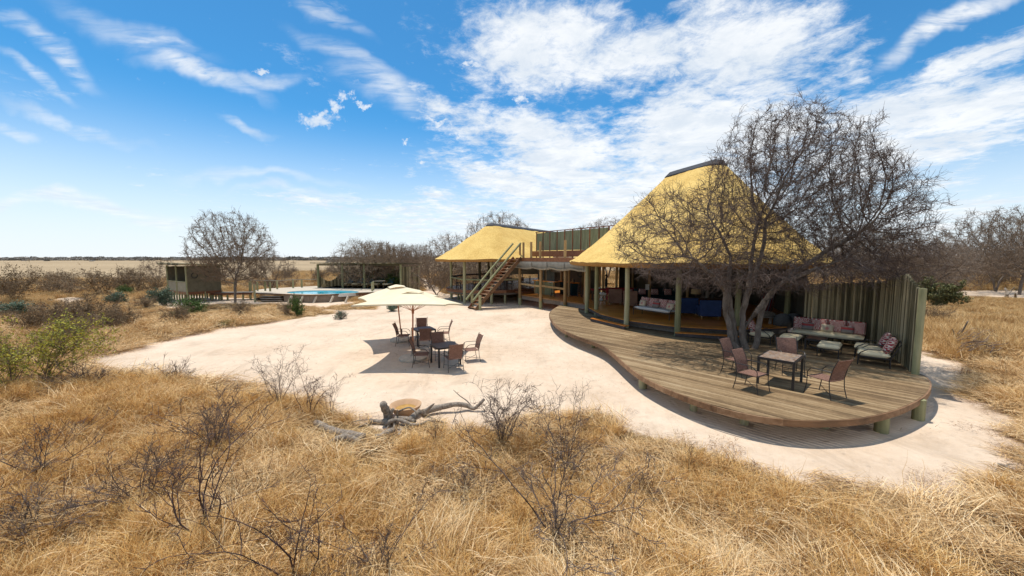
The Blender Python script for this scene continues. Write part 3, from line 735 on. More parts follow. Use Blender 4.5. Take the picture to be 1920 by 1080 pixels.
# ------------------------------------------------------------------ pole fence round the seating corner
fence = thing('pole_fence', 'tall green treated pole fence standing round the sofa corner of the deck', 'fence', (13, 14, 0))
def fh(u): return 1.95 + .1 * math.sin(u * 2.1)
def poles(a, b, heights, base=0.0, r=.043):
    L = (b - a).length; n = int(L / (1.45 * r)); 
    for i in range(n + 1):
        p = a.lerp(b, i / n); t = i / n; h = heights(t) + rng.uniform(-.035, .035); rr = r * rng.uniform(.78, 1.04)
        m = MB(); j = rng.uniform(-.008, .008); q = [(p.x + j, p.y + j, base), (p.x + rng.uniform(-.01, .01), p.y + rng.uniform(-.01, .01), base + (h - base) / 2), (p.x + rng.uniform(-.012, .012), p.y, h)]
        m.tube(q, rr, 7).build('pole', M['fencepole'], fence, True)
nearh = lambda t: DK + (2.42 + .42 * min(1, t / .35) - .28 * max(0, (t - .35) / .65))
poles(Vector(FN), FC, nearh)
poles(FC, FL, lambda t: DK + 2.52 - .25 * t)
MB().tube([(FN.x - .03, FN.y - .07, -.1), (FN.x - .02, FN.y - .08, DK + 2.5)], .085, 12).build('end_post', M['pole'], fence, True)
for z in (1.15, 2.6): MB().bar((FC.x + .08, FC.y + .03, z), (FN.x + .1, FN.y, z), .05, .08).build('rail', M['fencepole'], fence)

# ------------------------------------------------------------------ thatched roofs
def nearest_on(a, b, p):
    d = b - a; t = max(0, min(1, (p - a).dot(d) / d.length_squared)); return a + d * t
def roof_surf(eave, A, B, ze, zr, t0, t1, nt, flare=1.1, off=0.0, rough=.0, rr=.35, wob=.0):
    vv = []; n = len(eave)
    for i in range(nt + 1):
        t = t0 + (t1 - t0) * i / nt
        for j, e in enumerate(eave):
            q = nearest_on(A, B, e); dirn = (e - q); dist = dirn.length; dirn /= dist; q = q + dirn * rr
            p = e.lerp(q, t); z = ze + (zr - ze) * t ** flare + off
            z += wob * mnoise.noise(Vector((p.x * .8, p.y * .8, z * .8))) + rough * mnoise.noise(Vector((p.x * 4, p.y * 4, z * 5)))
            vv.append((p.x, p.y, z))
    ff = [(i * n + j, i * n + (j + 1) % n, (i + 1) * n + (j + 1) % n, (i + 1) * n + j) for i in range(nt) for j in range(n)]
    return vv, ff
def thatched(parent, eave, A, B, ze, zr, flare, thick=.3, capt=.93, rr=.4):
    n = len(eave); m = MB(); v, f = roof_surf(eave, A, B, ze + thick * .75, zr, 0, 1, 34, flare, 0, .035, rr, .07); m.add(v, f); th = m.build('thatch', M['thatch'], parent, 'full')
    # cut edge of the thatch, then the underside
    m = MB(); inn = []
    for e in eave:
        q = nearest_on(A, B, e); d = (q - e).normalized(); inn.append(e + d * .18)
    top = [(e.x, e.y, v[j][2] - .004) for j, e in enumerate(eave)]
    e1 = [(e.x + .0, e.y, ze + .06 + rng.uniform(-.012, .012)) for e in eave]; i1 = [(p.x, p.y, ze + rng.uniform(-.01, .01)) for p in inn]
    m.add(top + e1 + i1, [(a * n + j, (a + 1) * n + j, (a + 1) * n + (j + 1) % n, a * n + (j + 1) % n) for a in (0, 1) for j in range(n)]).build('thatch_edge', M['thatchedge'], th, 'full')
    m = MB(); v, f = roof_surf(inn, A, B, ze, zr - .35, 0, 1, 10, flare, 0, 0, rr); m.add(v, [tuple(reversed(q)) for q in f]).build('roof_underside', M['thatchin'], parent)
    # sheet cap on the ridge
    m = MB(); v, f = roof_surf(eave, A, B, ze + thick * .75, zr, capt, 1.0, 4, flare, .07, 0, rr); N = len(v); m.add(v, f)
    # crown of the cap
    base = N - n; ring = [Vector(q) for q in v[base:]]; top = []
    for q in ring:
        c = nearest_on(A, B, q.to_2d()); top.append((c.x, c.y, zr + .20))
    m.add([tuple(q) for q in ring] + top, [(j, (j + 1) % n, n + (j + 1) % n, n + j) for j in range(n)])
    lo = v[:n]; m.add([tuple(q) for q in lo] + [(q[0], q[1], q[2] - .07) for q in lo], [(j, n + j, n + (j + 1) % n, (j + 1) % n) for j in range(n)])
    m.build('ridge_cap', M['capdark'], th)

ZF = .9
FLR = [at(1098, 573.5, ZF), at(1126, 588.5, ZF), at(1171, 599.5, ZF), at(1264, 611.5, ZF), at(1378, 618, ZF), at(1472, 613.5, ZF), at(1493, 607, ZF)]
FLR = [p.to_2d() for p in FLR]
BACK = [Vector(q) for q in ((14.6, 19.6), (16.1, 23.4), (14.8, 28.2), (10.6, 30.6), (6.6, 29.6))]
hut = thing('main_lodge', 'big open-sided lodge under a tall steep golden thatched roof behind the bare tree', 'lodge', (10.5, 23, 0))
# floor boards of the lounge
fpoly = [tuple(p) for p in FLR + BACK]
def boardfloor(poly, z, parent, pw, mats, ang, maxb=120, nm='floor_board'):
    global OUT
    d_ = Vector((math.cos(ang), math.sin(ang))); n_ = Vector((-d_.y, d_.x)); off = [Vector(p).dot(n_) for p in poly]; cnt = 0
    def cu(o_):
        pts = []
        for i in range(len(poly)):
            a = Vector(poly[i]); b = Vector(poly[(i + 1) % len(poly)]); da = a.dot(n_) - o_; db = b.dot(n_) - o_
            if (da > 0) != (db > 0): pts.append((a + (b - a) * (da / (da - db))).dot(d_))
        pts.sort(); return [(pts[i], pts[i + 1]) for i in range(0, len(pts) - 1, 2)]
    k = min(off)
    while k < max(off) - pw:
        a0 = k + .003; a1 = k + pw - .003; c0, c1, cm = cu(a0), cu(a1), cu((a0 + a1) / 2)
        for j, (s, e) in enumerate(cm):
            s0, e0 = c0[j] if len(c0) == len(cm) else (s, e); s1, e1 = c1[j] if len(c1) == len(cm) else (s, e)
            P = [d_ * s0 + n_ * a0, d_ * e0 + n_ * a0, d_ * e1 + n_ * a1, d_ * s1 + n_ * a1]
            MB().prism(P, z - .03, z).build(nm, mats, parent); cnt += 1
        k += pw
boardfloor(fpoly, ZF, hut, .16, M['floor'], math.atan2(-.28, 1))
cenF = Vector((10, 24))
for a, b in zip(FLR, FLR[1:]):
    nrm = Vector(((b - a).y, -(b - a).x)).normalized()
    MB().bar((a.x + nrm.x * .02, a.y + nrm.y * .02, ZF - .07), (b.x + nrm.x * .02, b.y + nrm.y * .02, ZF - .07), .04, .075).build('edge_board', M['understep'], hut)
    MB().bar((a.x - nrm.x * .22, a.y - nrm.y * .22, ZF - .23), (b.x - nrm.x * .22, b.y - nrm.y * .22, ZF - .23), .03, .17).build('skirt_board', M['greyboard'], hut)
# steps up from the deck
for (a, b) in ((at(1107, 597, .72), at(1171, 611.5, .72)), (at(1266, 624, .72), at(1386, 631.5, .72))):
    s = thing('step', 'low orange timber step on the deck ' + ('near the lounge sofa' if a.x < 6 else 'behind the tree, below the blue armchairs'), 'step', ((a.x + b.x) / 2, (a.y + b.y) / 2, DK))
    dr = (b - a).normalized(); nr = Vector((-dr.y, dr.x, 0))
    MB().bar(a + nr * .15, b + nr * .15, .30, .035).build('tread', M['floor'], s)
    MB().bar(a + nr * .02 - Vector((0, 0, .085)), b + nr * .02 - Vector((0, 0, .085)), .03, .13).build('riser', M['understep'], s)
# posts
PZ = 3.62
posts = [at(1100, 586.7, DK), at(1118, 591, DK), at(1174, 614.5, DK), at(1269.5, 629.5, DK), at(1381, 625, DK), at(1473, 617.5, DK)]
for p in posts:
    t = rng.uniform(-.03, .03); MB().tube([(p.x, p.y, DK), (p.x + t, p.y, 2), (p.x + rng.uniform(-.03, .03), p.y, PZ + .35)], [.125, .118, .108], 14).build('post', M['pole'], hut, True)
for p in ((7.5, 27.5), (9.2, 29.2), (12.4, 28.8), (11.2, 24.4), (8.7, 24.2), (13.9, 24.5), (4.9, 25.6), (5.6, 27.8)):
    MB().tube([(p[0], p[1], ZF), (p[0], p[1], 4.3)], .09, 10).build('inner_post', M['post'], hut, True)
for a, b in zip(posts, posts[1:]): MB().tube([(a.x, a.y, PZ + .12), (b.x, b.y, PZ + .12)], .06, 8).build('wall_plate', M['pole'], hut, True)
# dark canvas walls at the back and to the right
WL = [Vector(q) for q in ((8.35, 29.9), (10.6, 30.5), (14.7, 28.1), (16.0, 23.4), (14.5, 19.7), (13.25, 17.75), (12.42, 16.15))]
for a, b in zip(WL, WL[1:]): MB().bar((a.x, a.y, 2.35), (b.x, b.y, 2.35), .04, 2.9).build('canvas_wall', M['canvasgreen'], hut)
MB().bar((7.0, 29.1, 1.35), (8.35, 29.9, 1.35), .05, .5).build('low_wall', M['darkwood'], hut)
MB().bar((9.0, 27.6, 2.0), (10.0, 27.9, 2.0), .04, 2.2).build('canvas_panel', M['canvasbrown'], hut)
# roof
EA = [(3.62, 23.0), (3.95, 20.4), (5.1, 17.9), (6.6, 16.1), (8.6, 15.35), (11.0, 15.5), (13.4, 16.4), (15.5, 18.2), (16.9, 20.8), (17.6, 24.2), (16.8, 28.2), (14.3, 31.0), (10.8, 32.0), (7.2, 31.0), (4.9, 28.6), (3.9, 25.8)]
eave = catmull([Vector(q) for q in EA], 8, True)
RA, RB = Vector((10.7, 25.6)), Vector((11.75, 22.7))
thatched(hut, eave, RA, RB, 3.46, 9.4, 1.14, .3, .955, .40)

# ------------------------------------------------------------------ dining lodge behind
din = thing('dining_lodge', 'smaller raised dining lodge with golden thatched roof left of the staircase', 'lodge', (1.5, 41, 0))
DA, DB = Vector((-2.1, 36.2)), Vector((5.5, 49))
ddr = (DB - DA).normalized(); dnn = Vector((-ddr.y, ddr.x))
def stadium(r, n=20):
    P = []
    for k in range(n + 1): a = math.pi * k / n; P.append(DA + dnn * r * math.cos(a) - ddr * r * math.sin(a))
    for k in range(n + 1): a = math.pi * k / n; P.append(DB - dnn * r * math.cos(a) + ddr * r * math.sin(a))
    out = []
    for i in range(len(P)):
        a, b = P[i], P[(i + 1) % len(P)]; q = max(1, int((b - a).length / .8))
        out += [a.lerp(b, j / q) for j in range(q)]
    return out
thatched(din, stadium(5.05), DA + ddr * .3, DB, 3.55, 6.95, 1.06, .3, .955, .35)
ZD = 1.15
boardfloor([tuple(p) for p in stadium(4.05, 8)], ZD, din, .3, M['floord'], math.atan2(-.2, 1))
fl = stadium(4.07, 10)
ring = [DA + dnn * 4.07 * math.cos(a) - ddr * 4.07 * math.sin(a) for a in (math.pi * k / 10 for k in range(11))]
ring = [ring[0] + ddr * 6] + ring + [ring[-1] + ddr * 5]
for a, b in zip(ring, ring[1:]):
    MB().bar((a.x, a.y, ZD - .13), (b.x, b.y, ZD - .13), .05, .2).build('edge_board', M['redwood'], din)
    MB().bar((a.x * .985, a.y + .1, ZD - .33), (b.x * .985, b.y + .1, ZD - .33), .06, .14).build('bearer', M['greyboard'], din)
pp = [(-5.75, 36.3), (-4.05, 32.6), (-1.72, 32.1), (.68, 33.2), (-4.95, 40.0), (-2.6, 42.5), (1.0, 46.0), (3.2, 36.8), (-3.2, 38.2)]
for i, p in enumerate(pp):
    MB().tube([(p[0], p[1], 0), (p[0], p[1], 2), (p[0] + rng.uniform(-.03, .03), p[1], PZ + .4)], .125, 12).build('post', M['pole'] if i < 4 else M['fencepole'], din, True)
for i in range(3):
    a, b = pp[i], pp[i + 1]; MB().tube([(a[0], a[1], 2.05), (b[0], b[1], 2.02)], .075, 8).build('rail', M['pole'], din, True)
for a, b in (((-5.75, 36.3), (-4.95, 40)), ((-4.95, 40), (-2.6, 42.5)), ((-2.6, 42.5), (1.0, 46)), ((1, 46), (3.4, 47))):
    MB().tube([(a[0], a[1], 2.1), (b[0], b[1], 2.1)], .09, 8).build('rail', M['darkwood'], din, True)
for p in ((-5.0, 35.6), (-4.6, 34.4), (-3.9, 34.1), (-2.9, 33.0), (-.6, 32.6), (-.6, 35), (-2.5, 36), (.6, 36.5), (-4.2, 37.5), (-1.4, 39)):
    MB().tube([(p[0], p[1], -.1), (p[0], p[1], ZD - .05)], .09, 8).build('stilt', M['pole'], din, True)
for a, b in (((-.4, 37.6), (2.6, 38.4)),): MB().bar((a[0], a[1], 3.0), (b[0], b[1], 3.0), .05, 1.5).build('bright_opening_panel', M['canvas'], din)  # beige sheet standing in for the bright opening at the back
MB().bar((2.6, 38.4, 2.6), (6.0, 45, 2.6), .05, 2.6).build('canvas_wall', M['canvasgreen'], din)
MB().bar((2.3, 34.2, 2.2), (2.6, 38.4, 2.2), .05, 1.4).build('canvas_wall', M['canvasgreen'], din)

# dining furniture
LOCAL[0] = True
def dining_chair():
    t = thing('dining_chair', '', 'chair'); m = M['darkwood']
    MB().box((0, 0, .45), (.44, .44, .04)).build('seat', M['darkteal'], t)
    for sx in (-1, 1):
        MB().box((sx * .19, -.19, .215), (.045, .045, .43)).build('leg', m, t)
        MB().box((sx * .19, .19, .50), (.045, .045, 1.0)).build('leg', m, t)
    for z in (.72, .94): MB().box((0, .19, z), (.35, .03, .11)).build('back_slat', m, t)
    MB().box((0, .0, .2), (.36, .03, .03)).build('stretcher', m, t)
    return t
dc = dining_chair(); first = True
DT = [(-2.6, 35.0), (.2, 35.8), (-1.2, 38.2)]
spots = [(-4.9, 35.2, 1.57, 'slatted wooden chair alone at the left corner of the dining deck'), (-3.7, 34.6, -1.4, 'dark chair behind the left green post of the dining deck'), (-3.2, 33.7, 2.9, 'dark chair on the near side of the left dining table'),
         (-2.2, 33.7, 3.1, 'second dark chair on the near side of the left dining table'), (-2.4, 36.2, .1, 'dark chair on the far side of the left dining table'), (-.2, 34.3, 3.1, 'dark chair by the dining table just behind the staircase'),
         (.9, 34.6, 3.0, 'dark chair between the staircase and the bar'), (-.9, 36.6, .1, 'dark chair between the dining tables, its back to the meadow'), (-2.3, 38.4, 1.5, 'dark chair at the left end of the rear dining table'), (1.5, 36.0, -1.5, 'dark chair at the right end of the dining table by the stairs')]
for i, (x, y, a, lb) in enumerate(spots):
    if i == 0: dc.location = (x, y, ZD); dc.rotation_euler.z = a; dc['label'] = lb; dc['group'] = 'dining chairs under the smaller thatched roof'
    else: copy_tree(dc, (x, y, ZD), a, lb)
for i, (x, y) in enumerate(DT):
    t = thing('dining_table', ('dark dining table on the left side of the dining deck', 'dark dining table right behind the staircase', 'dark dining table at the rear of the dining deck')[i], 'table', (x, y, ZD), .1, 'dining tables')
    MB().box((0, 0, .75), (1.7, .95, .05)).build('tabletop', M['darkwood'], t)
    for sx in (-1, 1):
        for sy in (-1, 1): MB().box((sx * .75, sy * .4, .36), (.07, .07, .72)).build('leg', M['darkwood'], t)
LOCAL[0] = False

# ------------------------------------------------------------------ bar and lookout deck between the lodges
ZB = .86
K0, K1 = at(975.5, 552.5, ZB).to_2d(), at(1098, 570, ZB).to_2d()
bar = thing('bar_pavilion', 'open bar area with brown posts under the lookout deck between both lodges', 'pavilion', (3, 29, 0))
kd = (K1 - K0).normalized(); kn = Vector((-kd.y, kd.x));  kn = kn if kn.y > 0 else -kn
K2, K3 = K1 + kn * 5.2, K0 + kn * 5.2
boardfloor([tuple(q) for q in (K0, K1, K1 + kn * 5.2 + kd * 1, K0 + kn * 5.6 - kd * 2.4, K0 + kn * .9 - kd * 2.0, K0 + kn * .6)], ZB, bar, .16, M['floor'], math.atan2(kd.y, kd.x))
MB().bar((*(K0 - kn * .02), ZB - .04), (*(K1 - kn * .02), ZB - .04), .04, .06).build('edge_board', M['fascia'], bar)
nb = 3
bp = [at(974.5, 566, 0), at(1013, 572, 0), at(1058, 567.5, .28)]
for i in range(3):
    u0, u1 = ((0, 2.45), (2.46, 5.0), (5.01, (K1 - K0).length))[i]
    a = K0 + kd * max(0, u0) + kn * .05; b = K0 + kd * u1 + kn * .05
    MB().bar((*a, ZB - .22), (*b, ZB - .22), .04, .27).build('skirt_board', M['greyboard'], bar)
def linehit(px, base, dr):
    dv = at(px, 700, 0).to_2d(); return dv * (base.cross(dr) / dv.cross(dr))
bpos = []
for i, p in enumerate(bp):
    q = linehit((974.5, 1013, 1058)[i], K0 - kn * .10, kd); bpos.append(q)
    MB().tube([(q.x, q.y, -.1), (q.x, q.y, ZB - .25)], .13, 10).build('post_foot', M['pole'], bar, True)
    MB().tube([(q.x, q.y, ZB - .25), (q.x, q.y, 3.6)], .12, 10).build('post', M['post'], bar, True)
for i in range(2):
    a, b = bpos[i], bpos[i + 1]; MB().bar((a.x, a.y, ZB + .92), (b.x, b.y, ZB + .86), .05, .14).build('rail', M['post'], bar)
for u, v in ((-.2, 4.6), (2.2, 4.9), (4.4, 4.6), (5.9, 3.4), (3.3, 2.35)):
    q = K0 + kd * u + kn * v; MB().tube([(q.x, q.y, ZB), (q.x, q.y, 3.7)], .1, 10).build('inner_post', M['post'], bar, True)
MB().bar((*(K0 + kn * 5.5 + kd * -2.2), 2.35), (*(K0 + kn * 5.5 + kd * 3.6), 2.35), .04, 3.1).build('back_wall', M['canvasgreen'], bar)
MB().bar((*(K0 + kn * 5.3 + kd * -2.6), 3.0), (*(K0 + kn * 5.3 + kd * -1.0), 3.0), .03, .9).build('bright_opening_panel', M['canvas'], bar)  # pale panel, its colour stands for daylight through an opening
MB().bar((*(K0 + kn * 5.3 + kd * 2.7), 3.1), (*(K0 + kn * 5.3 + kd * 3.4), 3.1), .03, .5).build('picture', M['canvas'], bar)
# counter
cq = lambda u, v, z: (*(K0 + kd * u + kn * v), z)
cnt = thing('bar_counter', 'bar counter faced in green reed panels behind the brown posts', 'counter', cq(3, 2.4, ZB))
for (a, b) in ((-.15, .95), (1.08, 2.2)): MB().bar(cq(a, 1.7, ZB + .53), cq(b, 1.7, ZB + .53), .06, 1.02).build('reed_panel', M['reed'], cnt)
for u in (-.22, 1.02, 2.3): MB().bar(cq(u, 1.66, ZB), cq(u, 1.66, ZB + 1.08), .12, .12, (1, 0, 0)).build('counter_post', M['post'], cnt)
MB().bar(cq(-.5, 1.75, ZB + 1.12), cq(2.5, 1.75, ZB + 1.12), .45, .06).build('counter_top', M['floor'], cnt)
cnt2 = thing('back_counter', 'rear bar counter with dark cupboard front and orange wooden top', 'counter', cq(5, 3.8, ZB))
MB().bar(cq(1.0, 3.7, ZB + .5), cq(3.2, 3.1, ZB + .5), .5, 1.0).build('cupboard', M['darkteal'], cnt2)
MB().bar(cq(.8, 3.75, ZB + 1.04), cq(3.4, 3.05, ZB + 1.04), .6, .06).build('counter_top', M['floor'], cnt2)
for i in range(7):
    q = cq(1.1 + i * .33, 3.65 - i * .088, ZB + 1.07); tag(MB().lathe([(.035, 0), (.038, .14), (.03, .2), (.013, .24), (.014, .30)], 10).build('bottle', M['shade'] if i % 2 else M['darkteal'], None, True), 'bottle standing in the row on the rear bar counter', 'bottle', 'bottles on the rear bar counter').location = q
st = thing('red_steps', 'two broad red-orange steps from the bar up to the dining deck', 'steps', cq(.9, 1.6, ZB))
MB().bar(cq(-1.9, 1.1, ZB + .09), cq(-.35, 1.1, ZB + .09), 1.3, .17).build('step_block', M['redwood'], st)
MB().bar(cq(-1.9, 1.2, ZB + .26), cq(-.8, 1.2, ZB + .26), 1.1, .17).build('step_block', M['redwood'], st)
LOCAL[0] = True
def stool():
    t = thing('bar_stool', '', 'stool')
    MB().lathe([(.16, .72), (.175, .74), (.17, .77)], 16).build('seat', M['darkwood'], t, True)
    for k in range(4):
        a = k * math.pi / 2 + .78; MB().tube([(math.cos(a) * .12, math.sin(a) * .12, .72), (math.cos(a) * .21, math.sin(a) * .21, 0)], .02, 6).build('leg', M['darkwood'], t)
    MB().lathe([(.17, .25), (.18, .265), (.17, .28)], 16).build('foot_ring', M['darkwood'], t); return t
s0 = stool()
for i, (u, v, lb) in enumerate(((3.9, 2.9, 'black bar stool left of the pair before the rear counter'), (4.5, 2.85, 'black bar stool right of the pair before the rear counter'), (2.75, 1.2, 'black bar stool in front of the reed faced counter'))):
    if i == 0: s0.location = cq(u, v, ZB); s0['label'] = lb; s0['group'] = 'black bar stools'
    else: copy_tree(s0, cq(u, v, ZB), 0, lb)
LOCAL[0] = False
wr = MB(); pts = [Vector(cq(2.1, 4.7, ZB + 1.62)) + Vector((math.cos(a) * .2, 0, math.sin(a) * .2)) for a in (k * math.tau / 16 for k in range(17))]
tag(wr.tube(pts, .045, 8, False).build('ring_ornament', M['wickergrey'], None, True, origin=cq(2.1, 4.7, ZB + 1.62)), 'round grey wicker ring hanging behind the bar counter', 'ornament')
# canvas roll under the lookout deck
val = MB(); L = (K1 - K0).length + .6; vv = []; n = 40
for i in range(n + 1):
    u = -.2 + L * i / n; sag = .10 * abs(math.sin(math.pi * u / 2.15)) ; q = K0 + kd * u - kn * .28
    for (o_, z) in ((0, 3.62), (.05, 3.42), (.0, 3.24 - sag), (-.09, 3.17 - sag), (-.03, 3.08 - sag), (.07, 3.13 - sag), (.1, 3.22 - sag)): vv.append((q.x - kn.x * o_, q.y - kn.y * o_, z + .012 * math.sin(u * 19)))
val.add(vv, [(i * 7 + j, i * 7 + j + 1, (i + 1) * 7 + j + 1, (i + 1) * 7 + j) for i in range(n) for j in range(6)]).build('canvas_blind_roll', M['valance'], bar, True)
for i in range(5):
    q = K0 + kd * (.1 + i * 1.9) - kn * .36; MB().bar((q.x, q.y, 3.05), (q.x, q.y, 3.58), .05, .03, (1, 0, 0)).build('strap', M['greyboard'], bar)
look = thing('lookout_deck', 'raised brown timber lookout deck at the top of the staircase between the thatched roofs', 'deck', (3, 29, 3.9))
UP = [K0 - kd * .25 - kn * .25, K1 + kd * 3.5 - kn * .25, K1 + kd * 3.5 + kn * 5.6, K0 - kd * .25 + kn * 5.6]
boardfloor([tuple(q) for q in UP], 3.9, look, .3, M['redwood'], math.atan2(kd.y, kd.x), nm='deck_board')
MB().bar((*(UP[0] - kn * .025), 3.755), (*(UP[1] - kn * .025), 3.755), .045, .28).build('front_beam', M['redwood'], look)
MB().bar((*(UP[0] - kd * .03), 3.75), (*(UP[3] - kd * .03), 3.75), .045, .26).build('side_beam', M['redwood'], look)
for v in (1.5, 3.0, 4.5): a = UP[0] + kn * v; b = UP[1] + kn * v; MB().bar((*a, 3.74), (*b, 3.74), .08, .2).build('joist', M['darkwood'], look)
S0 = at(1006, 471, 4.45).to_2d(); S1 = S0 + kd * 9.0; sL = S0
for i in range(10):
    a = S0 + kd * i * .9; MB().bar((*a, 3.9), (*a, 6.02 + i * .0), .09, .09, (1, 0, 0)).build('screen_post', M['redwood'], look)
    if i < 9:
        b = S0 + kd * (i + 1) * .9; MB().bar((*(a + kd * .05 + kn * .02), 5.22), (*(b - kd * .05 + kn * .02), 5.22), .04, 1.46).build('reed_panel', M['reed'], look)
MB().bar((*(S0 - kd * .1), 6.05), (*(S1 + kd * .1), 6.05), .12, .05).build('cap_rail', M['redwood'], look)
MB().bar((*(S0 - kd * .6 - kn * .06), 4.22), (*(S1 - kn * .06), 4.22), .05, .46).build('kick_board', M['redwood'], look)
for (px, py) in ((981.5, 452), (996, 450), (1013, 452), (1059.5, 449.5), (975, 455)):
    p0 = at(px, 478, 4.0)
    # stand the post on the deck edge: intersect the view ray's ground track with the deck line
    dvec = Vector((p0.x, p0.y)).normalized(); inset = .12 if px > 1000 else (.12 if px != 975 else 1.0)
    base = UP[0] + kn * inset; den_ = dvec.cross(kd); s_ = base.cross(kd) / den_ if abs(den_) > 1e-6 else 30
    q = dvec * s_; MB().bar((q.x, q.y, 3.65), (q.x, q.y, 5.12), .17, .17, (1, 0, 0)).build('rail_post', M['post'], look)
bm = at(1056, 480, 4.1); dv = Vector((bm.x, bm.y)).normalized(); q = dv * 31.5
tag(MB().bar((*(q - kd * .95), 3.96), (*(q + kd * .95), 3.96), .55, .1).build('bench_pad', M['white'], None, origin=(q.x, q.y, 3.91)), 'pale padded bench lying on the lookout deck', 'bench')

# staircase
sb0, sb1 = at(880, 579, 0), at(890.5, 582, 0); wd = (sb1 - sb0); wdir = Vector((.50, -.866, 0)); updir = Vector((.866, .50, 0)); c0 = (sb0 + sb1) / 2
c1 = Vector((UP[0].x, UP[0].y, 0)) - Vector((kn.x, kn.y, 0)) * .08 + Vector((kd.x, kd.y, 0)) * .35
run = (c1 - c0).length; updir = (c1 - c0).normalized(); wdir = Vector((updir.y, -updir.x, 0))
stair = thing('staircase', 'open wooden staircase with green pole handrails climbing to the lookout deck', 'stairs', c0)
W2 = .52
for s in (-1, 1):
    a = c0 + wdir * s * W2; b = c1 + wdir * s * W2 + Vector((0, 0, 3.9)); dr = (b - a).normalized()
    MB().bar(a + Vector((0, 0, .02)), b, .05, .27, (0, 0, 1)).build('stringer', M['redwood'] if s < 0 else M['fascia'], stair)
    pa = a + updir * .35; pb = b - updir * .1
    ha, hb = pa + Vector((0, 0, 1.18)) - updir * .55 - Vector((0, 0, .45)), pb + Vector((0, 0, 1.15))
    mid = (ha + hb) / 2 + Vector((0, 0, .05))
    MB().tube([ha, ha.lerp(mid, .5), mid, mid.lerp(hb, .5), hb], [.085, .08, .08, .075, .075], 10).build('handrail', M['pole'], stair, True)
    q = pa + wdir * s * .06; MB().tube([(q.x, q.y, -.1), (q.x, q.y, 1.12)], .11, 10).build('newel_post', M['pole'], stair, True)
for i in range(16):
    t = (i + .6) / 16.3; p = c0.lerp(c1, t); MB().bar(p - wdir * (W2 - .03) + Vector((0, 0, 3.9 * t)), p + wdir * (W2 - .03) + Vector((0, 0, 3.9 * t)), .27, .045).build('tread', M['tread'], stair)
# ------------------------------------------------------------------ furniture
LOCAL[0] = True
def arm_chair_iron():
    """wrought iron armchair with woven seat and back; faces +y"""
    t = thing('iron_armchair', '', 'chair'); ir = M['iron']; r = .011
    # back panel: leans back, slightly flaring
    m = MB(); vv = []; n = 8
    for i in range(n + 1):
        u = i / n; z = .46 + u * .52; y = -.24 - .17 * u + .03 * math.sin(u * 3.1)
        for j in range(7):
            x = (-.5 + j / 6) * (.47 + .03 * u); yy_ = y - .02 * math.cos((j / 6 - .5) * math.pi)
            vv.append((x, yy_, z))
    N = len(vv); vv += [(a, b - .016, c) for a, b, c in vv]
    ff = []
    for i in range(n):
        for j in range(6): a = i * 7 + j; ff += [(a, a + 1, a + 8, a + 7), (N + a, N + a + 7, N + a + 8, N + a + 1)]
    for i in range(n):
        for a in (i * 7, i * 7 + 6): ff.append((a, a + 7, N + a + 7, N + a))
    for j in range(6): ff += [(j, j + 1, N + j + 1, N + j), (n * 7 + j, n * 7 + j + 1, N + n * 7 + j + 1, N + n * 7 + j)]
    m.add(vv, ff).build('backrest', M['weave'], t, True)
    m = MB(); vv = []
    for i in range(7):
        for j in range(7):
            x = (-.5 + i / 6) * .50; y = (-.5 + j / 6) * .50 + .0; s = -.035 * math.cos((i / 6 - .5) * math.pi) * math.cos((j / 6 - .5) * 2.6); vv.append((x, y, .45 + s))
    N = len(vv); vv += [(a, b, c - .018) for a, b, c in vv]; ff = []
    for i in range(6):
        for j in range(6): a = i * 7 + j; ff += [(a, a + 7, a + 8, a + 1), (N + a, N + a + 1, N + a + 8, N + a + 7)]
    for j in range(6): ff += [(j, j + 1, N + j + 1, N + j), (42 + j, 43 + j, N + 43 + j, N + 42 + j), (j * 7, j * 7 + 7, N + j * 7 + 7, N + j * 7), (j * 7 + 6, j * 7 + 13, N + j * 7 + 13, N + j * 7 + 6)]
    m.add(vv, ff).build('seat', M['weave'], t, True)
    for s in (-1, 1):
        x = s * .265
        MB().tube([(x * 1.04, -.32, 0), (x, -.265, .24), (x, -.25, .46)], r, 6).build('leg', ir, t, True)
        MB().tube([(x, -.25, .46), (x, -.31, .75), (x * 1.03, -.42, 1.01)], r, 6).build('back_upright', ir, t, True)
        MB().lathe([(.001, 1.0), (.018, 1.012), (.001, 1.03)], 8, (x * 1.03, -.425, 0)).build('finial', ir, t)
        MB().tube([(x * 1.05, .30, 0), (x, .255, .24), (x, .25, .47)], r, 6).build('leg', ir, t, True)
        MB().tube([(x, .25, .47), (x * 1.02, .25, .56), (x * 1.08, .17, .66), (x * 1.08, .09, .685), (x * 1.05, -.30, .68)], r, 6).build('armrest', ir, t, True)
        MB().tube([(s * .272, -.28, .14), (-s * .272, .265, .14)], .008, 5).build('cross_brace', ir, t)
    MB().tube([(-.26, .25, .45), (.26, .25, .45)], r, 6).build('front_rail', ir, t)
    return t
def iron_table(w_, d_, h_, top, name='iron_table', low=False):
    t = thing(name, '', 'table'); tk = .055
    MB().box((0, 0, h_ - .012), (w_ - .05, d_ - .05, .024)).build('tabletop', top, t)
    m = MB()
    for s in (-1, 1): m.box((0, s * (d_ / 2 - .02), h_ - .03), (w_, .04, .06)); m.box((s * (w_ / 2 - .02), 0, h_ - .031), (.04, d_ - .082, .058))
    m.build('frame', M['iron'], t)
    for sx in (-1, 1):
        for sy in (-1, 1): MB().box((sx * (w_ / 2 - .03), sy * (d_ / 2 - .03), (h_ - .06) / 2), (tk, tk, h_ - .062)).build('leg', M['iron'], t)
    if low:
        m = MB()
        for s in (-1, 1): m.box((0, s * (d_ / 2 - .03), .09), (w_ - .12, .03, .03)); m.box((s * (w_ / 2 - .03), 0, .09), (.03, d_ - .12, .03))
        m.build('lower_frame', M['iron'], t)
    return t
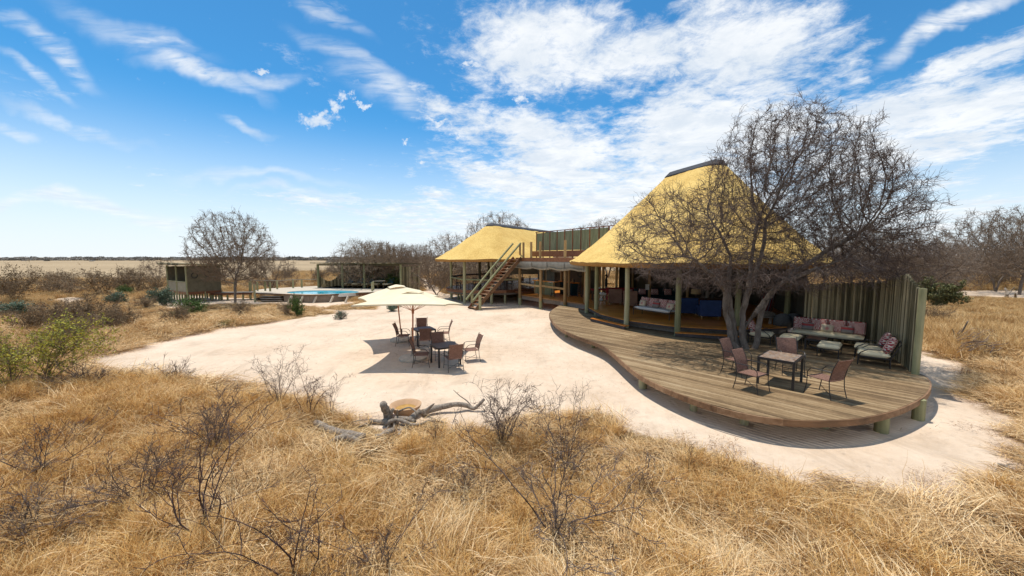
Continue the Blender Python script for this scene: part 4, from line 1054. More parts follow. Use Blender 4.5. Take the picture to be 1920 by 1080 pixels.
def face(dx, dy): return math.atan2(dy, dx) - math.pi / 2
ch = arm_chair_iron(); used = [False]
def put_chair(x, y, z, d, label, group):
    a = face(*d)
    if not used[0]:
        used[0] = True; ch.location = (x, y, z); ch.rotation_euler.z = a; ch['label'] = label; ch['group'] = group; return ch
    return copy_tree(ch, (x, y, z), a, label, group=group)
GS, GD = 'woven iron armchairs on the sand', 'woven iron armchairs on the deck'
put_chair(6.15, 9.62, DK, (.5, -.85), 'woven armchair left of the mosaic table, its pale red back nearest the deck edge', GD)
put_chair(6.55, 10.95, DK, (.5, -.85), 'woven armchair in front of the tree trunk, leftmost on the deck', GD)
put_chair(8.12, 11.0, DK, (-.3, -.95), 'woven armchair tucked behind the mosaic table, facing the camera', GD)
put_chair(7.72, 9.25, DK, (-.30, .9), 'woven armchair to the right of the mosaic table', GD)
put_chair(-2.06, 13.26, 0, (-.42, .9), 'woven armchair on the sand nearest the camera, back turned to it', GS)
put_chair(-1.58, 14.42, 0, (-.92, -.35), 'woven armchair on the sand right of the nearer table, turned side on', GS)
put_chair(-2.80, 14.72, 0, (.45, -.9), 'woven armchair between the two sand tables, facing the camera', GS)
put_chair(-3.28, 13.72, 0, (.97, .12), 'woven armchair beside the front umbrella base, left of the nearer table', GS)
put_chair(-4.88, 17.05, 0, (.98, .1), 'woven armchair leftmost on the sand, beside the rear umbrella pole', GS)
put_chair(-4.35, 18.25, 0, (.2, -1), 'woven armchair farthest back on the sand behind the rear table', GS)
put_chair(-3.2, 17.65, 0, (-.97, -.2), 'woven armchair on the right side of the rear sand table', GS)
put_chair(-3.72, 16.25, 0, (-.25, .97), 'woven armchair with pinkish seat just in front of the rear sand table', GS)
tb = iron_table(1.05, .84, .74, M['mosaic']); tb.location = (7.27, 10.2, DK); tb.rotation_euler.z = R(43); tb['label'] = 'slate mosaic topped iron table on the round end of the deck'
dt = iron_table(.88, .88, .72, M['darkwood']); dt.location = (-2.46, 14.0, 0); dt.rotation_euler.z = R(31); dt['label'] = 'square dark table on the sand under the front umbrella'; dt['group'] = 'tables on the sand'
t2 = copy_tree(dt, (-4.02, 17.25, 0), R(31), 'square dark table on the sand under the rear umbrella')

def umbrella_thing(label, loc, lean, rz, S=1.72, H=2.62, E=2.10):
    t = thing('garden_umbrella', label, 'umbrella', loc, 0, 'cream square umbrellas on the sand')
    MB().lathe([(.50, 0), (.52, .03), (.52, .09), (.47, .13), (.10, .16), (.10, .2)], 40).build('base', M['concrete'], t, True)
    top = Vector((lean[0], lean[1], H - .08))
    MB().tube([(0, 0, .1), (0, 0, .55)], .045, 12).build('base_tube', M['greyboard'], t, True)
    MB().tube([(0, 0, .15), top], .030, 12).build('pole', M['polewood'], t, True)
    can = bpy.data.objects.new('canopy_frame', None)
    cm = Matrix.Rotation(rz, 3, 'Z'); tiltm = (top.normalized().rotation_difference(Vector((0, 0, 1)))).to_matrix().inverted()
    T = lambda p: top + tiltm @ (cm @ (Vector(p) - Vector((0, 0, H - .08))))
    def canopy(s0, s1, z0, z1, n=12, m_=14, dip=.05):
        vv = []
        for i in range(n + 1):
            u = i / n; s = s0 + (s1 - s0) * u; z = z0 + (z1 - z0) * u
            for sd in range(4):
                for j in range(m_):
                    q = -1 + 2 * j / m_; c = abs(q)
                    scal = 1 - .085 * (1 - q * q) * u * (1 if s1 > 1 else .3); x, y = q * s, -s * scal
                    zz_ = z - dip * (1 - q * q) * math.sin(u * math.pi) * .6 + (1 - q * q) * .03 * u
                    a = sd * math.pi / 2; vv.append(T((x * math.cos(a) - y * math.sin(a), x * math.sin(a) + y * math.cos(a), zz_)))
        N = 4 * m_
        return vv, [(i * N + j, i * N + (j + 1) % N, (i + 1) * N + (j + 1) % N, (i + 1) * N + j) for i in range(n) for j in range(N)], N, n
    v, f, N, n = canopy(.26, S, H - .07, E)
    c = MB().add(v, f)
    vh = [T((tiltm.inverted() @ Vector((0, 0, 0)))) for _ in ()]
    # hem
    hem = v[-N:]; c.add([tuple(p) for p in hem] + [(p[0], p[1], p[2] - .05) for p in hem], [(j, N + j, N + (j + 1) % N, (j + 1) % N) for j in range(N)])
    c.build('canopy', M['umbrella'], t, 'full')
    v, f, N, n = canopy(.02, .36, H + .06, H - .055, 4, 8, 0)
    MB().add(v, f).build('vent_cap', M['umbrella'], t, 'full')
    for k in range(8):
        a = k * math.pi / 4; L = S * (1.41 if k % 2 else 1.0) * (.985 if k % 2 else .9)
        aa = a + 0; e = (math.cos(aa) * L, math.sin(aa) * L, E + (.0 if k % 2 else .02)); st_ = (math.cos(aa) * .04, math.sin(aa) * .04, H - .12)
        rb_ = MB().tube([T(st_), T(e)], .013, 6).build('rib', M['polewood'], t)
        mid = Vector(st_).lerp(Vector(e), .5); MB().tube([T((math.cos(aa) * .04, math.sin(aa) * .04, H - .75)), T(mid)], .010, 6).build('strut', M['polewood'], rb_)
    MB().lathe([(.05, H - .8), (.05, H - .7)], 10).build('hub', M['polewood'], t).matrix_local = Matrix.Translation(top * ((H - .75) / H) - Vector((0, 0, H - .75)))
    return t
umbrella_thing('cream square umbrella in front, over the nearer sand table, with round concrete base', at(774, 674, 0), (-.02, .30), R(-3), 1.66)
umbrella_thing('cream square umbrella behind, over the rear sand table, its pole leaning left', at(753, 639, 0), (-.16, -.12), R(29), 1.52)

def cushion(name, w_, d_, h_, c, m_, parent, rot=None, p=4, puff=.35):
    mt = None
    if rot: mt = Matrix.Rotation(rot[2] if len(rot) > 2 else 0, 3, 'Z') @ Matrix.Rotation(rot[0], 3, 'X') @ Matrix.Rotation(rot[1], 3, 'Y')
    o = MB().pillow(w_, d_, h_, (0, 0, 0), mt, 10, p, puff).build(name, m_, parent, True); o.location = c; return o
def seatpad(w_, d_, c, m_, parent, th=.15):
    o = MB().pillow(w_, th, d_, (0, 0, 0), Matrix.Rotation(R(90), 3, 'X'), 12, 8, .3).build('seat_cushion', m_, parent, True); o.location = c; return o
def frame_seat(t, w_, d_, sh, arms=True, back=True):
    ir = M['iron']; m = MB()
    for s in (-1, 1): m.bar((-w_ / 2, s * d_ / 2, sh), (w_ / 2, s * d_ / 2, sh), .03, .03)
    for s in (-1, 1): m.bar((s * w_ / 2, -d_ / 2, sh), (s * w_ / 2, d_ / 2, sh), .03, .03)
    m.build('seat_frame', ir, t)
    for sx in (-1, 1):
        for sy in (-1, 1): MB().tube([(sx * w_ / 2, sy * d_ / 2, 0), (sx * w_ / 2, sy * d_ / 2, sh)], .016, 6).build('leg', ir, t, True)
        if arms: MB().tube([(sx * (w_ / 2 + .02), d_ / 2, sh), (sx * (w_ / 2 + .03), d_ / 2 - .05, sh + .12), (sx * (w_ / 2 + .03), d_ / 2 - .22, sh + .25), (sx * (w_ / 2 + .03), -d_ / 2, sh + .26), (sx * (w_ / 2 + .01), -d_ / 2 - .1, sh + .22)], .015, 6).build('armrest', ir, t, True)
        if back: MB().tube([(sx * w_ / 2, -d_ / 2, sh), (sx * w_ / 2, -d_ / 2 - .2, sh + .5)], .016, 6).build('back_upright', ir, t, True)
    if back: MB().tube([(-w_ / 2, -d_ / 2 - .2, sh + .5), (w_ / 2, -d_ / 2 - .2, sh + .5)], .016, 6).build('back_rail', ir, t, True)
# long sofa: faces (-.7,-.7)
def long_sofa(label, loc, a, W_, nb, smalls):
    t = thing('patio_sofa', label, 'sofa', loc, a); frame_seat(t, W_, .72, .30, False)
    seatpad(W_ + .06, .78, (0, .02, .385), M['cream'], t)
    for i in range(nb):
        w_ = W_ / nb; cushion('back_cushion', w_ * 1.03, .20, .52, (-W_ / 2 + w_ * (i + .5), -.30, .68), M['pattern'], t, (R(16), 0), 6, .3)
    for x, kind in smalls: cushion('scatter_cushion', .40, .15, .30, (x, -.12, .60), M[kind], t, (R(20), R(rng.uniform(-5, 5))), 4, .45)
    return t
long_sofa('long patio sofa with four red medallion back cushions against the pole fence', (12.38, 14.92, DK), face(-.7, -.7), 2.25, 4, ((.62, 'stripe'), (-.0, 'diamond'), (-.60, 'stripe')))
def lounge(label, loc, d, cush=1, group='cushioned iron armchairs on the deck'):
    t = thing('patio_armchair', label, 'armchair', loc, face(*d), group); frame_seat(t, .74, .74, .28)
    seatpad(.74, .80, (0, .02, .365), M['cream'], t)
    cushion('back_cushion', .62, .22, .56, (0, -.34, .66), M['pattern'], t, (R(22), R(4)), 3.2, .42); return t
lounge('cushioned iron armchair nearest the fence end, red medallion cushion', (11.52, 12.0, DK), (-.72, .69))
lounge('cushioned iron armchair by the fence, between its twin and the long sofa', (12.12, 12.78, DK), (-.72, .69))
lounge('cushioned iron armchair with red medallion cushion half hidden behind the tree trunks', (9.92, 15.1, DK), (.75, -.66))
for lb, p in (('cream ottoman left of the low table, near the tree', (10.62, 14.45)), ('cream ottoman right of the low table, before the armchair pair', (11.02, 13.12))):
    t = thing('ottoman', lb, 'ottoman', (*p, DK), R(45), 'cream ottomans on iron legs'); frame_seat(t, .88, .56, .28, False, False)
    seatpad(.94, .64, (0, 0, .355), M['cream'], t, .17)
ct = iron_table(.86, .60, .40, M['darkwood'], 'coffee_table', True); ct.location = (11.35, 14.12, DK); ct.rotation_euler.z = R(45); ct['label'] = 'low dark coffee table between the two cream ottomans'
for i, (x, y, lb) in enumerate(((12.12, 17.05, 'grey round-backed wicker chair left of its pair behind the long sofa'), (12.62, 17.1, 'grey round-backed wicker chair right of its pair, against the pole fence'))):
    t = thing('wicker_chair', lb, 'chair', (x, y, DK), R(150), 'grey wicker tub chairs'); m = MB(); vv = []
    for k in range(17):
        a = math.pi * (-.1 + 1.2 * k / 16); hgt = .55 + .38 * math.sin(max(0, min(math.pi, a)))
        for z in (.3, .3 + (hgt - .3) * .5, hgt): vv.append((math.cos(a) * (.31 + z * .06), math.sin(a) * (.31 + z * .06), z))
    m.add(vv, [(k * 3 + j, (k + 1) * 3 + j, (k + 1) * 3 + j + 1, k * 3 + j + 1) for k in range(16) for j in range(2)])
    o = m.build('backrest', M['wickergrey'], t, True); so = o.modifiers.new('s', 'SOLIDIFY'); so.thickness = .03
    MB().lathe([(.26, .36), (.30, .38), (.30, .43), (.26, .45)], 20).build('seat', M['wickergrey'], t, True)
    for k in range(4): a = k * math.pi / 2 + .78; MB().tube([(math.cos(a) * .24, math.sin(a) * .24, .38), (math.cos(a) * .28, math.sin(a) * .28, 0)], .018, 6).build('leg', M['iron'], t, True)
# log table at the floor edge
p = at(1444, 607, ZF); t = thing('log_table', 'pale wooden slab table on a stump leg beside the tree at the lounge edge', 'table', p)
MB().tube([(0, 0, 0), (.02, 0, .30)], [.07, .06], 10).build('stump_leg', M['logwood'], t, True)
MB().lathe([(.02, .30), (.44, .30), (.47, .32), (.45, .335), (.02, .335)], 28).build('slab', M['logwood'], t, True).scale = (1, .7, 1)
t = thing('half_round_board', 'thin half-round wooden board leaning on the slab table', 'board', p + Vector((-.05, .03, .335)), R(10))
m = MB(); m.prism([(.42 * math.cos(a), .26 * math.sin(a)) for a in (math.pi * k / 14 for k in range(15))], -.015, .015); o = m.build('board', M['logwood'], t); o.rotation_euler = (R(48), 0, 0); o.location = (0, 0, .02)
# ---- lounge interior
t = thing('lounge_bench', 'pale cushioned metal bench with red patterned pillows between two green posts', 'bench', (7.27, 19.36, ZF), face(-.87, -.49))
frame_seat(t, 2.25, .66, .34, True, True); seatpad(2.3, .68, (0, .0, .42), M['white'], t, .14)
for i in range(4): cushion('back_cushion', .58, .2, .5, (-.85 + i * .57, -.26, .70), M['pattern'], t, (R(14), 0), 5, .35)
for x, kd_ in ((-.85, 'diamond'), (0.0, 'stripe'), (.85, 'diamond')): cushion('scatter_cushion', .42, .15, .34, (x, -.06, .64), M[kd_], t, (R(20), 0), 4, .45)
def tub(name, label, cat, loc, d, fab, w_=.92, h_=.84, grp=None, legs=True):
    t = thing(name, label, cat, loc, face(*d), grp)
    MB().box((0, .02, .30), (w_ - .22, .68, .30)).build('seat', fab, t, bevel=.04)
    MB().box((0, -.36, .12 + (h_ - .12) / 2), (w_ - .02, .18, h_ - .12)).build('backrest', fab, t, bevel=.035)
    for s in (-1, 1): MB().box((s * (w_ / 2 - .09), .06, .37), (.17, .655, .50)).build('armrest', fab, t, bevel=.035)
    for sx in (-1, 1):
        for sy in (-1, 1): MB().lathe([(.025, 0), (.04, .12)], 8, (sx * (w_ / 2 - .12), sy * .33 - .03, 0)).build('foot', M['post'], t)
    return t
p1 = at(1294, 592, ZF); p2_ = at(1336, 598, ZF)
tub('blue_armchair', 'navy blue upholstered armchair seen from behind, beside the front green post', 'armchair', (p1.x, p1.y + .45, ZF), (.22, .97), M['blue'], 1.0, .92, 'navy blue armchairs in the lounge')
tub('blue_armchair', 'navy blue upholstered armchair seen from behind, nearer the tree', 'armchair', (p2_.x, p2_.y + .45, ZF), (.22, .97), M['blue'], 1.0, .92, 'navy blue armchairs in the lounge')
p1 = at(1158, 572, ZF); p2_ = at(1186, 577, ZF)
tub('brown_armchair', 'brown high-backed armchair seen from behind, left of its pair in the lounge', 'armchair', (p1.x, p1.y + .4, ZF), (.35, .93), M['brownfab'], .86, 1.02, 'brown armchairs in the lounge')
tub('brown_armchair', 'brown high-backed armchair seen from behind, right of its pair by the bench', 'armchair', (p2_.x, p2_.y + .4, ZF), (.35, .93), M['brownfab'], .86, 1.02, 'brown armchairs in the lounge')
t = tub('red_sofa', 'red sofa with patterned cushions behind the brown armchairs', 'sofa', (7.5, 26.0, ZF), (-.1, -1), M['redfab'], 2.1, .95)
for x in (-.5, .3): cushion('scatter_cushion', .45, .15, .38, (x, -.1, .68), M['pattern'], t, (R(15), 0), 4, .45)
t = tub('dark_sofa', 'dark teal sofa with patterned cushions along the back wall', 'sofa', (9.6, 25.4, ZF), (-.1, -1), M['darkteal'], 2.8, .95)
for x in (-.75, .1, .9): cushion('scatter_cushion', .5, .15, .42, (x, -.1, .74), M['pattern'], t, (R(15), 0), 4, .45)
q = at(1305, 551, 1.75); t = thing('side_table', 'small dark lamp table behind the blue armchairs', 'table', (q.x, q.y, ZF))
MB().box((0, 0, .55), (.5, .5, .04)).build('tabletop', M['darkwood'], t)
for sx in (-1, 1):
    for sy in (-1, 1): MB().box((sx * .21, sy * .21, .265), (.04, .04, .53)).build('leg', M['darkwood'], t)
t = thing('table_lamp', 'table lamp with wide tan drum shade behind the blue armchairs', 'lamp', (q.x, q.y, ZF + .57))
MB().lathe([(.09, 0), (.1, .02), (.03, .06), (.05, .15), (.02, .3), (.015, .38)], 16).build('lamp_base', M['darkwood'], t, True)
MB().lathe([(.28, .28), (.26, .56), (.25, .56), (.27, .28)], 28).build('lamp_shade', M['shade'], t, True)
q = Vector((11.9, 22.2, 0)); t = thing('sideboard', 'low dark sideboard behind the right blue armchair', 'sideboard', (q.x + .8, q.y + 1, ZF))
MB().box((0, 0, .28), (2.2, .5, .56)).build('cabinet', M['darkwood'], t); MB().box((0, 0, .58), (2.3, .56, .04)).build('top', M['greyboard'], t)
for dx, s_, lb in ((-.85, 1.0, 'tall pale canister standing left on the dark sideboard'), (-.5, .9, 'smaller grey canister second on the dark sideboard')):
    tag(MB().lathe([(.10 * s_, 0), (.10 * s_, .34 * s_), (.09 * s_, .36 * s_)], 16).build('canister', M['valance'] if dx < -.6 else M['wickergrey'], None, True, origin=None), lb, 'canister', 'canisters on the sideboard').location = (q.x + .8 + dx, q.y + 1, ZF + .60)
t = thing('striped_deckchair', 'red striped deckchair inside the lounge beyond the tree', 'deckchair', (12.7, 19.1, ZF), face(-.75, -.66))
m = MB(); vv = []
for i in range(9):
    u = i / 8; y = .42 - u * 1.0; z = .32 + (u ** 2.0) * .95 - .10 * math.sin(u * math.pi)
    for x in (-.27, .27): vv.append((x, y, z))
m.add(vv, [(i * 2, i * 2 + 1, i * 2 + 3, i * 2 + 2) for i in range(8)]); o = m.build('sling', M['rug'], t, True); o.modifiers.new('s', 'SOLIDIFY').thickness = .012
for s in (-1, 1):
    MB().bar((s * .30, .45, .34), (s * .30, -.62, 1.32), .035, .05).build('frame_rail', M['darkwood'], t)
    MB().bar((s * .30, .48, 0), (s * .30, -.3, .85), .035, .05).build('leg', M['darkwood'], t); MB().bar((s * .33, -.62, 0), (s * .33, .40, .36), .035, .05).build('leg', M['darkwood'], t)
t = thing('notice_card', 'pale blue-white card hanging on the lounge back wall post', 'notice', (8.5, 24.05, 1.95)); MB().box((0, 0, .12), (.24, .01, .36)).build('card', M['white'], t)
t = thing('magazine_rack', 'pale wooden rack with folded white cloths beside the brown armchairs', 'rack', (5.75, 24.3, ZF), .2)
for z in (.28, .62): MB().box((0, 0, z), (.62, .4, .03)).build('shelf', M['post'], t)
for sx in (-1, 1):
    for sy in (-1, 1): MB().box((sx * .31, sy * .2, .37), (.04, .04, .74)).build('leg', M['post'], t)
for i, (x, z) in enumerate(((-.1, .36), (.12, .72), (-.05, .70))): cushion('cloth', .3, .12, .16, (x, 0, z), M['white'], t, (0, R(20 * i)), 4, .4)
t = thing('red_table', 'dark red table at the back of the lounge where the person stands', 'table', (6.55, 27.0, ZF), -.1)
MB().box((0, 0, .78), (1.9, .8, .09)).build('tabletop', M['redfab'], t)
for sx in (-1, 1):
    for sy in (-1, 1): MB().box((sx * .85, sy * .33, .36), (.07, .07, .74)).build('leg', M['darkwood'], t)
tag(MB().lathe([(.05, 0), (.11, .05), (.12, .10), (.11, .1), (.02, .03)], 16).build('white_bowl', M['white'], None, True), 'small white bowl on the dark red table', 'bowl').location = (6.15, 26.85, ZF + .83)
LOCAL[0] = False

# ------------------------------------------------------------------ person at the back of the lounge
def person(loc, rz):
    """side-on standing figure, both forearms held forward over a tray"""
    J = {}; E = []
    def j(n, p, r, par=None):
        J[n] = (len(J), p, r)
        if par: E.append((J[par][0], J[n][0]))
    j('pelvis', (0, 0, .95), (.15, .115)); j('waist', (0, 0, 1.1), (.135, .10), 'pelvis'); j('chest', (0, 0, 1.33), (.165, .115), 'waist'); j('neckb', (0, .0, 1.47), (.09, .075), 'chest'); j('neck', (0, .015, 1.54), (.052, .055), 'neckb')
    j('chin', (0, .045, 1.60), (.058, .07), 'neck'); j('head', (0, .035, 1.70), (.078, .096), 'chin'); j('crown', (0, .02, 1.775), (.055, .07), 'head')
    for s, n in ((-1, 'l'), (1, 'r')):
        j('hip' + n, (s * .09, 0, .88), (.098, .10), 'pelvis'); j('knee' + n, (s * .1, .02 + .03 * s, .5), (.06, .062), 'hip' + n); j('ank' + n, (s * .1, -.01 + .06 * s, .09), (.042, .045), 'knee' + n); j('toe' + n, (s * .11, .13 + .06 * s, .035), (.042, .03), 'ank' + n)
        j('sh' + n, (s * .175, 0, 1.43), (.062, .062), 'neckb'); j('elb' + n, (s * .24, -.02, 1.14), (.042, .042), 'sh' + n); j('wr' + n, (s * .17, .24, 1.11), (.028, .026), 'elb' + n); j('palm' + n, (s * .155, .32, 1.12), (.035, .018), 'wr' + n)
        for k in range(4): j('f%d%s' % (k, n), (s * (.13 + .018 * k), .385 + .008 * (1.5 - abs(k - 1.5)), 1.125), (.009, .009), 'palm' + n); j('g%d%s' % (k, n), (s * (.12 + .018 * k), .415, 1.112), (.008, .008), 'f%d%s' % (k, n))
        j('th' + n, (s * .115, .335, 1.14), (.010, .010), 'palm' + n)
    me = bpy.data.meshes.new('body'); me.from_pydata([v[1] for v in J.values()], E, [])
    o = bpy.data.objects.new('body', me); COL.objects.link(o)
    sk = o.modifiers.new('skin', 'SKIN'); me.skin_vertices.new() if not me.skin_vertices else None
    for (i, p, r) in J.values(): me.skin_vertices[0].data[i].radius = r
    me.skin_vertices[0].data[0].use_root = True
    o.modifiers.new('sub', 'SUBSURF').levels = 2; o.modifiers['sub'].render_levels = 2
    dg = bpy.context.evaluated_depsgraph_get(); ev = o.evaluated_get(dg); m2 = bpy.data.meshes.new_from_object(ev); o.modifiers.clear(); o.data = m2
    m2.materials.clear()
    for m in ('skin', 'shirt', 'khaki', 'darkwood'): m2.materials.append(M[m])
    for p in m2.polygons:
        c = p.center; p.use_smooth = True
        p.material_index = 3 if c.z < .09 else 2 if c.z < .98 else 0 if (c.z > 1.51 or c.y > .10) else 1
    t = thing('person', 'person in dark shirt and khaki trousers standing with a tray at the lounge back', 'person', loc, rz); o.parent = t
    LOCAL[0] = True
    MB().lathe([(.001, 1.655), (.075, 1.67), (.092, 1.72), (.08, 1.775), (.045, 1.81), (.001, 1.82)], 16, (0, .005, 0)).build('hair', M['hair'], t, True)
    MB().lathe([(.012, -.01), (.013, .0), (.008, .035)], 8, (0, .132, 1.665)).build('nose', M['skin'], t, True)
    for s in (-1, 1):
        MB().lathe([(.004, -.02), (.014, 0), (.004, .02)], 8, (s * .083, .03, 1.68)).build('ear', M['skin'], t, True)
        MB().lathe([(.001, -.009), (.009, 0), (.001, .009)], 8, (s * .03, .118, 1.705)).build('eye', M['white'], t, True)
    MB().box((0, .121, 1.625), (.045, .01, .009)).build('mouth', M['redfab'], t)
    LOCAL[0] = False
    tr = tag(MB().lathe([(.15, 0), (.17, .01), (.18, .03), (.165, .015), (.001, .012)], 20).build('tray', M['darkwood'], None, True), 'small dark tray held by the person', 'tray')
    d = Matrix.Rotation(rz, 3, 'Z') @ Vector((0, .46, 1.10)); tr.location = Vector(loc) + d
    return t
person((6.82, 27.75, ZF), face(1, -.25))
# ------------------------------------------------------------------ pool terrace
ZP = .72
LOCAL[0] = False
PO = [at(*q, ZP).to_2d() for q in ((478, 549), (500, 549.5), (532, 550.8), (580, 552.5), (622, 551.5), (650, 549.5), (672, 548.5), (700, 547.5), (735, 545), (760, 541), (762, 536))] 
PB = [at(*q, ZP).to_2d() for q in ((597, 536), (500, 541), (478, 544))]
pool = thing('pool_terrace', 'raised round-edged plunge pool terrace with plastered wall and turquoise water', 'pool terrace', at(600, 548, 0))
PX = at(606, 547.6, ZP).to_2d(); prx, pry = 3.35, 1.85; pang = R(-6)
def ell(k, n, f=1.0): a = math.tau * k / n; v = Vector((math.cos(a) * prx * f, math.sin(a) * pry * f)); v.rotate(Matrix.Rotation(pang, 2)); return PX + v
# deck surface with the pool hole: ring of quads from pool rim to outline
out = PO + PB; NR = 72; v = []
cx = PX
def rayhit(dirv):
    best = 1e9
    for i in range(len(out)):
        a, b = out[i], out[(i + 1) % len(out)]; e = b - a; den_ = dirv.cross(e)
        if abs(den_) < 1e-9: continue
        t = (a - cx).cross(e) / den_; u = (a - cx).cross(dirv) / den_
        if t > 0 and -1e-6 <= u <= 1 + 1e-6: best = min(best, t)
    return best
ri = [ell(k, NR) for k in range(NR)]; ro = []
for p in ri:
    d = (p - cx).normalized(); h = rayhit(d); ro.append(cx + d * (h if h < 1e8 else (p - cx).length + 1))
vv = [(*p, ZP) for p in ri] + [(*p, ZP) for p in ro] + [(*p, ZP - .12) for p in ro]
ff = [(k, NR + k, NR + (k + 1) % NR, (k + 1) % NR) for k in range(NR)] + [(NR + k, 2 * NR + k, 2 * NR + (k + 1) % NR, NR + (k + 1) % NR) for k in range(NR)]
MB().add(vv, ff).build('deck_surface', M['concrete'], pool)
vv = [(*ell(k, NR, 1.0), ZP + .002) for k in range(NR)] + [(*ell(k, NR, 1.0), ZP - .28) for k in range(NR)]
MB().add(vv, [(k, (k + 1) % NR, NR + (k + 1) % NR, NR + k) for k in range(NR)]).build('pool_rim', M['poolrim'], pool)
MB().add([(*ell(k, NR, 1.0), ZP - .07) for k in range(NR)], [tuple(range(NR))]).build('water', M['water'], pool)
front = PO
for i, (a, b) in enumerate(zip(front, front[1:])):
    if i >= 2: MB().bar((a.x, a.y + .06, ZP / 2 - .13), (b.x, b.y + .06, ZP / 2 - .13), .10, ZP - .02).build('wall', M['wallgrey'] if i < 6 else M['redwood'], pool)
    MB().bar((a.x, a.y - .02, ZP - .055), (b.x, b.y - .02, ZP - .055), .05, .10).build('edge_board', M['fascia'], pool)
for px in (546, 568, 593, 624, 652):
    q = at(px, 552, ZP).to_2d(); MB().bar((q.x - .12, q.y - .32, -.03), (q.x + .05, q.y - .02, ZP - .12), .13, .13).build('buttress', M['concrete'], pool)
for (px, y0) in ((470.5, 541), (483, 545), (497.5, 545), (506.7, 546), (520, 542), (549.7, 540), (566, 539), (477.5, 551), (700, 544), (698, 546)):
    q = at(px, y0, ZP); MB().tube([(q.x, q.y, ZP - (.7 if px in (470.5, 477.5) else .1)), (q.x, q.y, ZP + .85)], .09, 8).build('rail_post', M['pole'], pool, True)
hr = [at(470, 541, ZP), at(520, 542, ZP), at(549.7, 540, ZP), at(566, 539, ZP), at(597, 538.5, ZP)]
MB().tube([(p.x, p.y, ZP + .86) for p in hr], .035, 6).build('handrail', M['valance'], pool, True)
MB().bar((*at(700, 544, ZP).to_2d(), ZP + .88), (*at(722, 543, ZP).to_2d(), ZP + .88), .1, .06).build('handrail', M['valance'], pool)
for i in range(4):
    a, b = at(489 + i * .8, 551 + i * 4.2, ZP - .1 - i * .16), at(530, 552.5 + i * 3.6, ZP - .12 - i * .16)
    MB().bar(a, b, .5, .06).build('step_plank', M['greyboard'], pool)
# walkway from the hide to the pool
w0, w1 = at(404, 548, ZP), at(480, 547, ZP)
wk = thing('boardwalk', 'narrow boardwalk on stilts joining the lookout hut to the pool terrace', 'boardwalk', (w0 + w1) / 2)
nB = int((w1 - w0).length / .2)
for i in range(nB):
    a = w0.lerp(w1, (i + .5) / nB); MB().box((a.x, a.y, ZP - .02), (.185, 1.3, .04)).build('plank', M['greyboard'], wk)
MB().bar(w0 + Vector((0, -.6, -.12)), w1 + Vector((0, -.6, -.12)), .06, .16).build('beam', M['redwood'], wk)
for i in range(6):
    a = w0.lerp(w1, i / 5.3); MB().tube([(a.x, a.y - .45, -.1), (a.x, a.y - .45, ZP - .04)], .08, 8).build('stilt', M['pole'], wk, True)
    if i % 2 == 0: MB().tube([(a.x, a.y + .5, -.1), (a.x, a.y + .5, ZP + .9)], .07, 8).build('rail_post', M['pole'], wk, True)

# shade shelter by the pool
sh = thing('pool_shelter', 'dark green pole shelter with slatted back wall behind the pool', 'shelter', at(680, 540, ZP))
A_ = at(597.5, 539.2, ZP); B_ = at(752, 541, ZP); bk = Vector((1.15, 3.0, 0)); ew = (B_ - A_).normalized()
RZ = 3.30
for t in (0, .30, .565, 1.0):
    p = A_.lerp(B_, t); MB().tube([(p.x, p.y, 0), (p.x, p.y, RZ - .1)], .12, 10).build('post', M['pole'], sh, True)
for t in (.0, .35, .68, 1.0):
    p = A_.lerp(B_, t) + bk; MB().tube([(p.x, p.y, 0), (p.x, p.y, RZ - .25)], .11, 10).build('back_post', M['fencepole'], sh, True)
MB().bar((*A_.to_2d(), RZ - .16), (*B_.to_2d(), RZ - .16), .12, .16).build('front_beam', M['fencepole'], sh)
n = 64
for i in range(n):                                     # roof laths lying side by side
    p = A_.lerp(B_, (i + .5) / n * 1.06 - .04); d = bk.normalized()
    MB().bar((p.x - d.x * .6, p.y - d.y * .6, RZ + .03 + rng.uniform(-.015, .015)), (p.x + bk.x + d.x * .3, p.y + bk.y + d.y * .3, RZ - .12), .17, .07).build('roof_pole', M['fencepole'], sh)
n = 60
for i in range(n):
    p = A_.lerp(B_, (i + .5) / n) + bk + Vector((0, .1, 0)); MB().bar((p.x, p.y, .5), (p.x, p.y, 2.55 + rng.uniform(-.04, .04)), .17, .05, (1, 0, 0)).build('wall_slat', M['fencepole'], sh)
for i in range(16):
    p = B_ + bk * (i / 16); MB().bar((p.x, p.y, .3), (p.x, p.y, 2.95), .17, .05, (0, 1, 0)).build('side_slat', M['fencepole'], sh)
for i in range(14):                                    # curved side screen
    t = i / 13; p = A_ + bk * t; hgt = ZP + 1.05 + .85 * abs(t - .42) ** 1.3 - .45 * math.sin(math.pi * t); MB().bar((p.x, p.y, .3), (p.x, p.y, hgt), .17, .05, (0, 1, 0)).build('screen_slat', M['fencepole'], sh)
MB().bar((*(A_ + bk * .9).to_2d(), ZP + .95), (*(B_ + bk * .9).to_2d(), ZP + .95), .05, .08).build('rail', M['greyboard'], sh)
MB().bar((*(A_ + bk * .45).to_2d(), ZP - .06), (*(B_ + bk * .45).to_2d(), ZP - .06), 3.4, .12).build('shelter_floor', M['greyboard'], sh)
LOCAL[0] = True
def lounger():
    t = thing('sun_lounger', '', 'sun lounger'); MB().box((0, -.1, .32), (.62, 1.5, .06)).build('frame', M['post'], t)
    MB().box((0, -.35, .40), (.60, 1.1, .10)).build('cushion', M['cream'], t)
    b = MB().box((0, 0, 0), (.60, .75, .12)).build('back_cushion', M['teal'], t); b.rotation_euler = (R(52), 0, 0); b.location = (0, .42, .62)
    for sx in (-1, 1):
        for y in (-.75, .55): MB().box((sx * .27, y, .145), (.06, .06, .29)).build('leg', M['post'], t)
    return t
lg = lounger(); wd_ = ['first', 'second', 'third', 'fourth', 'fifth']
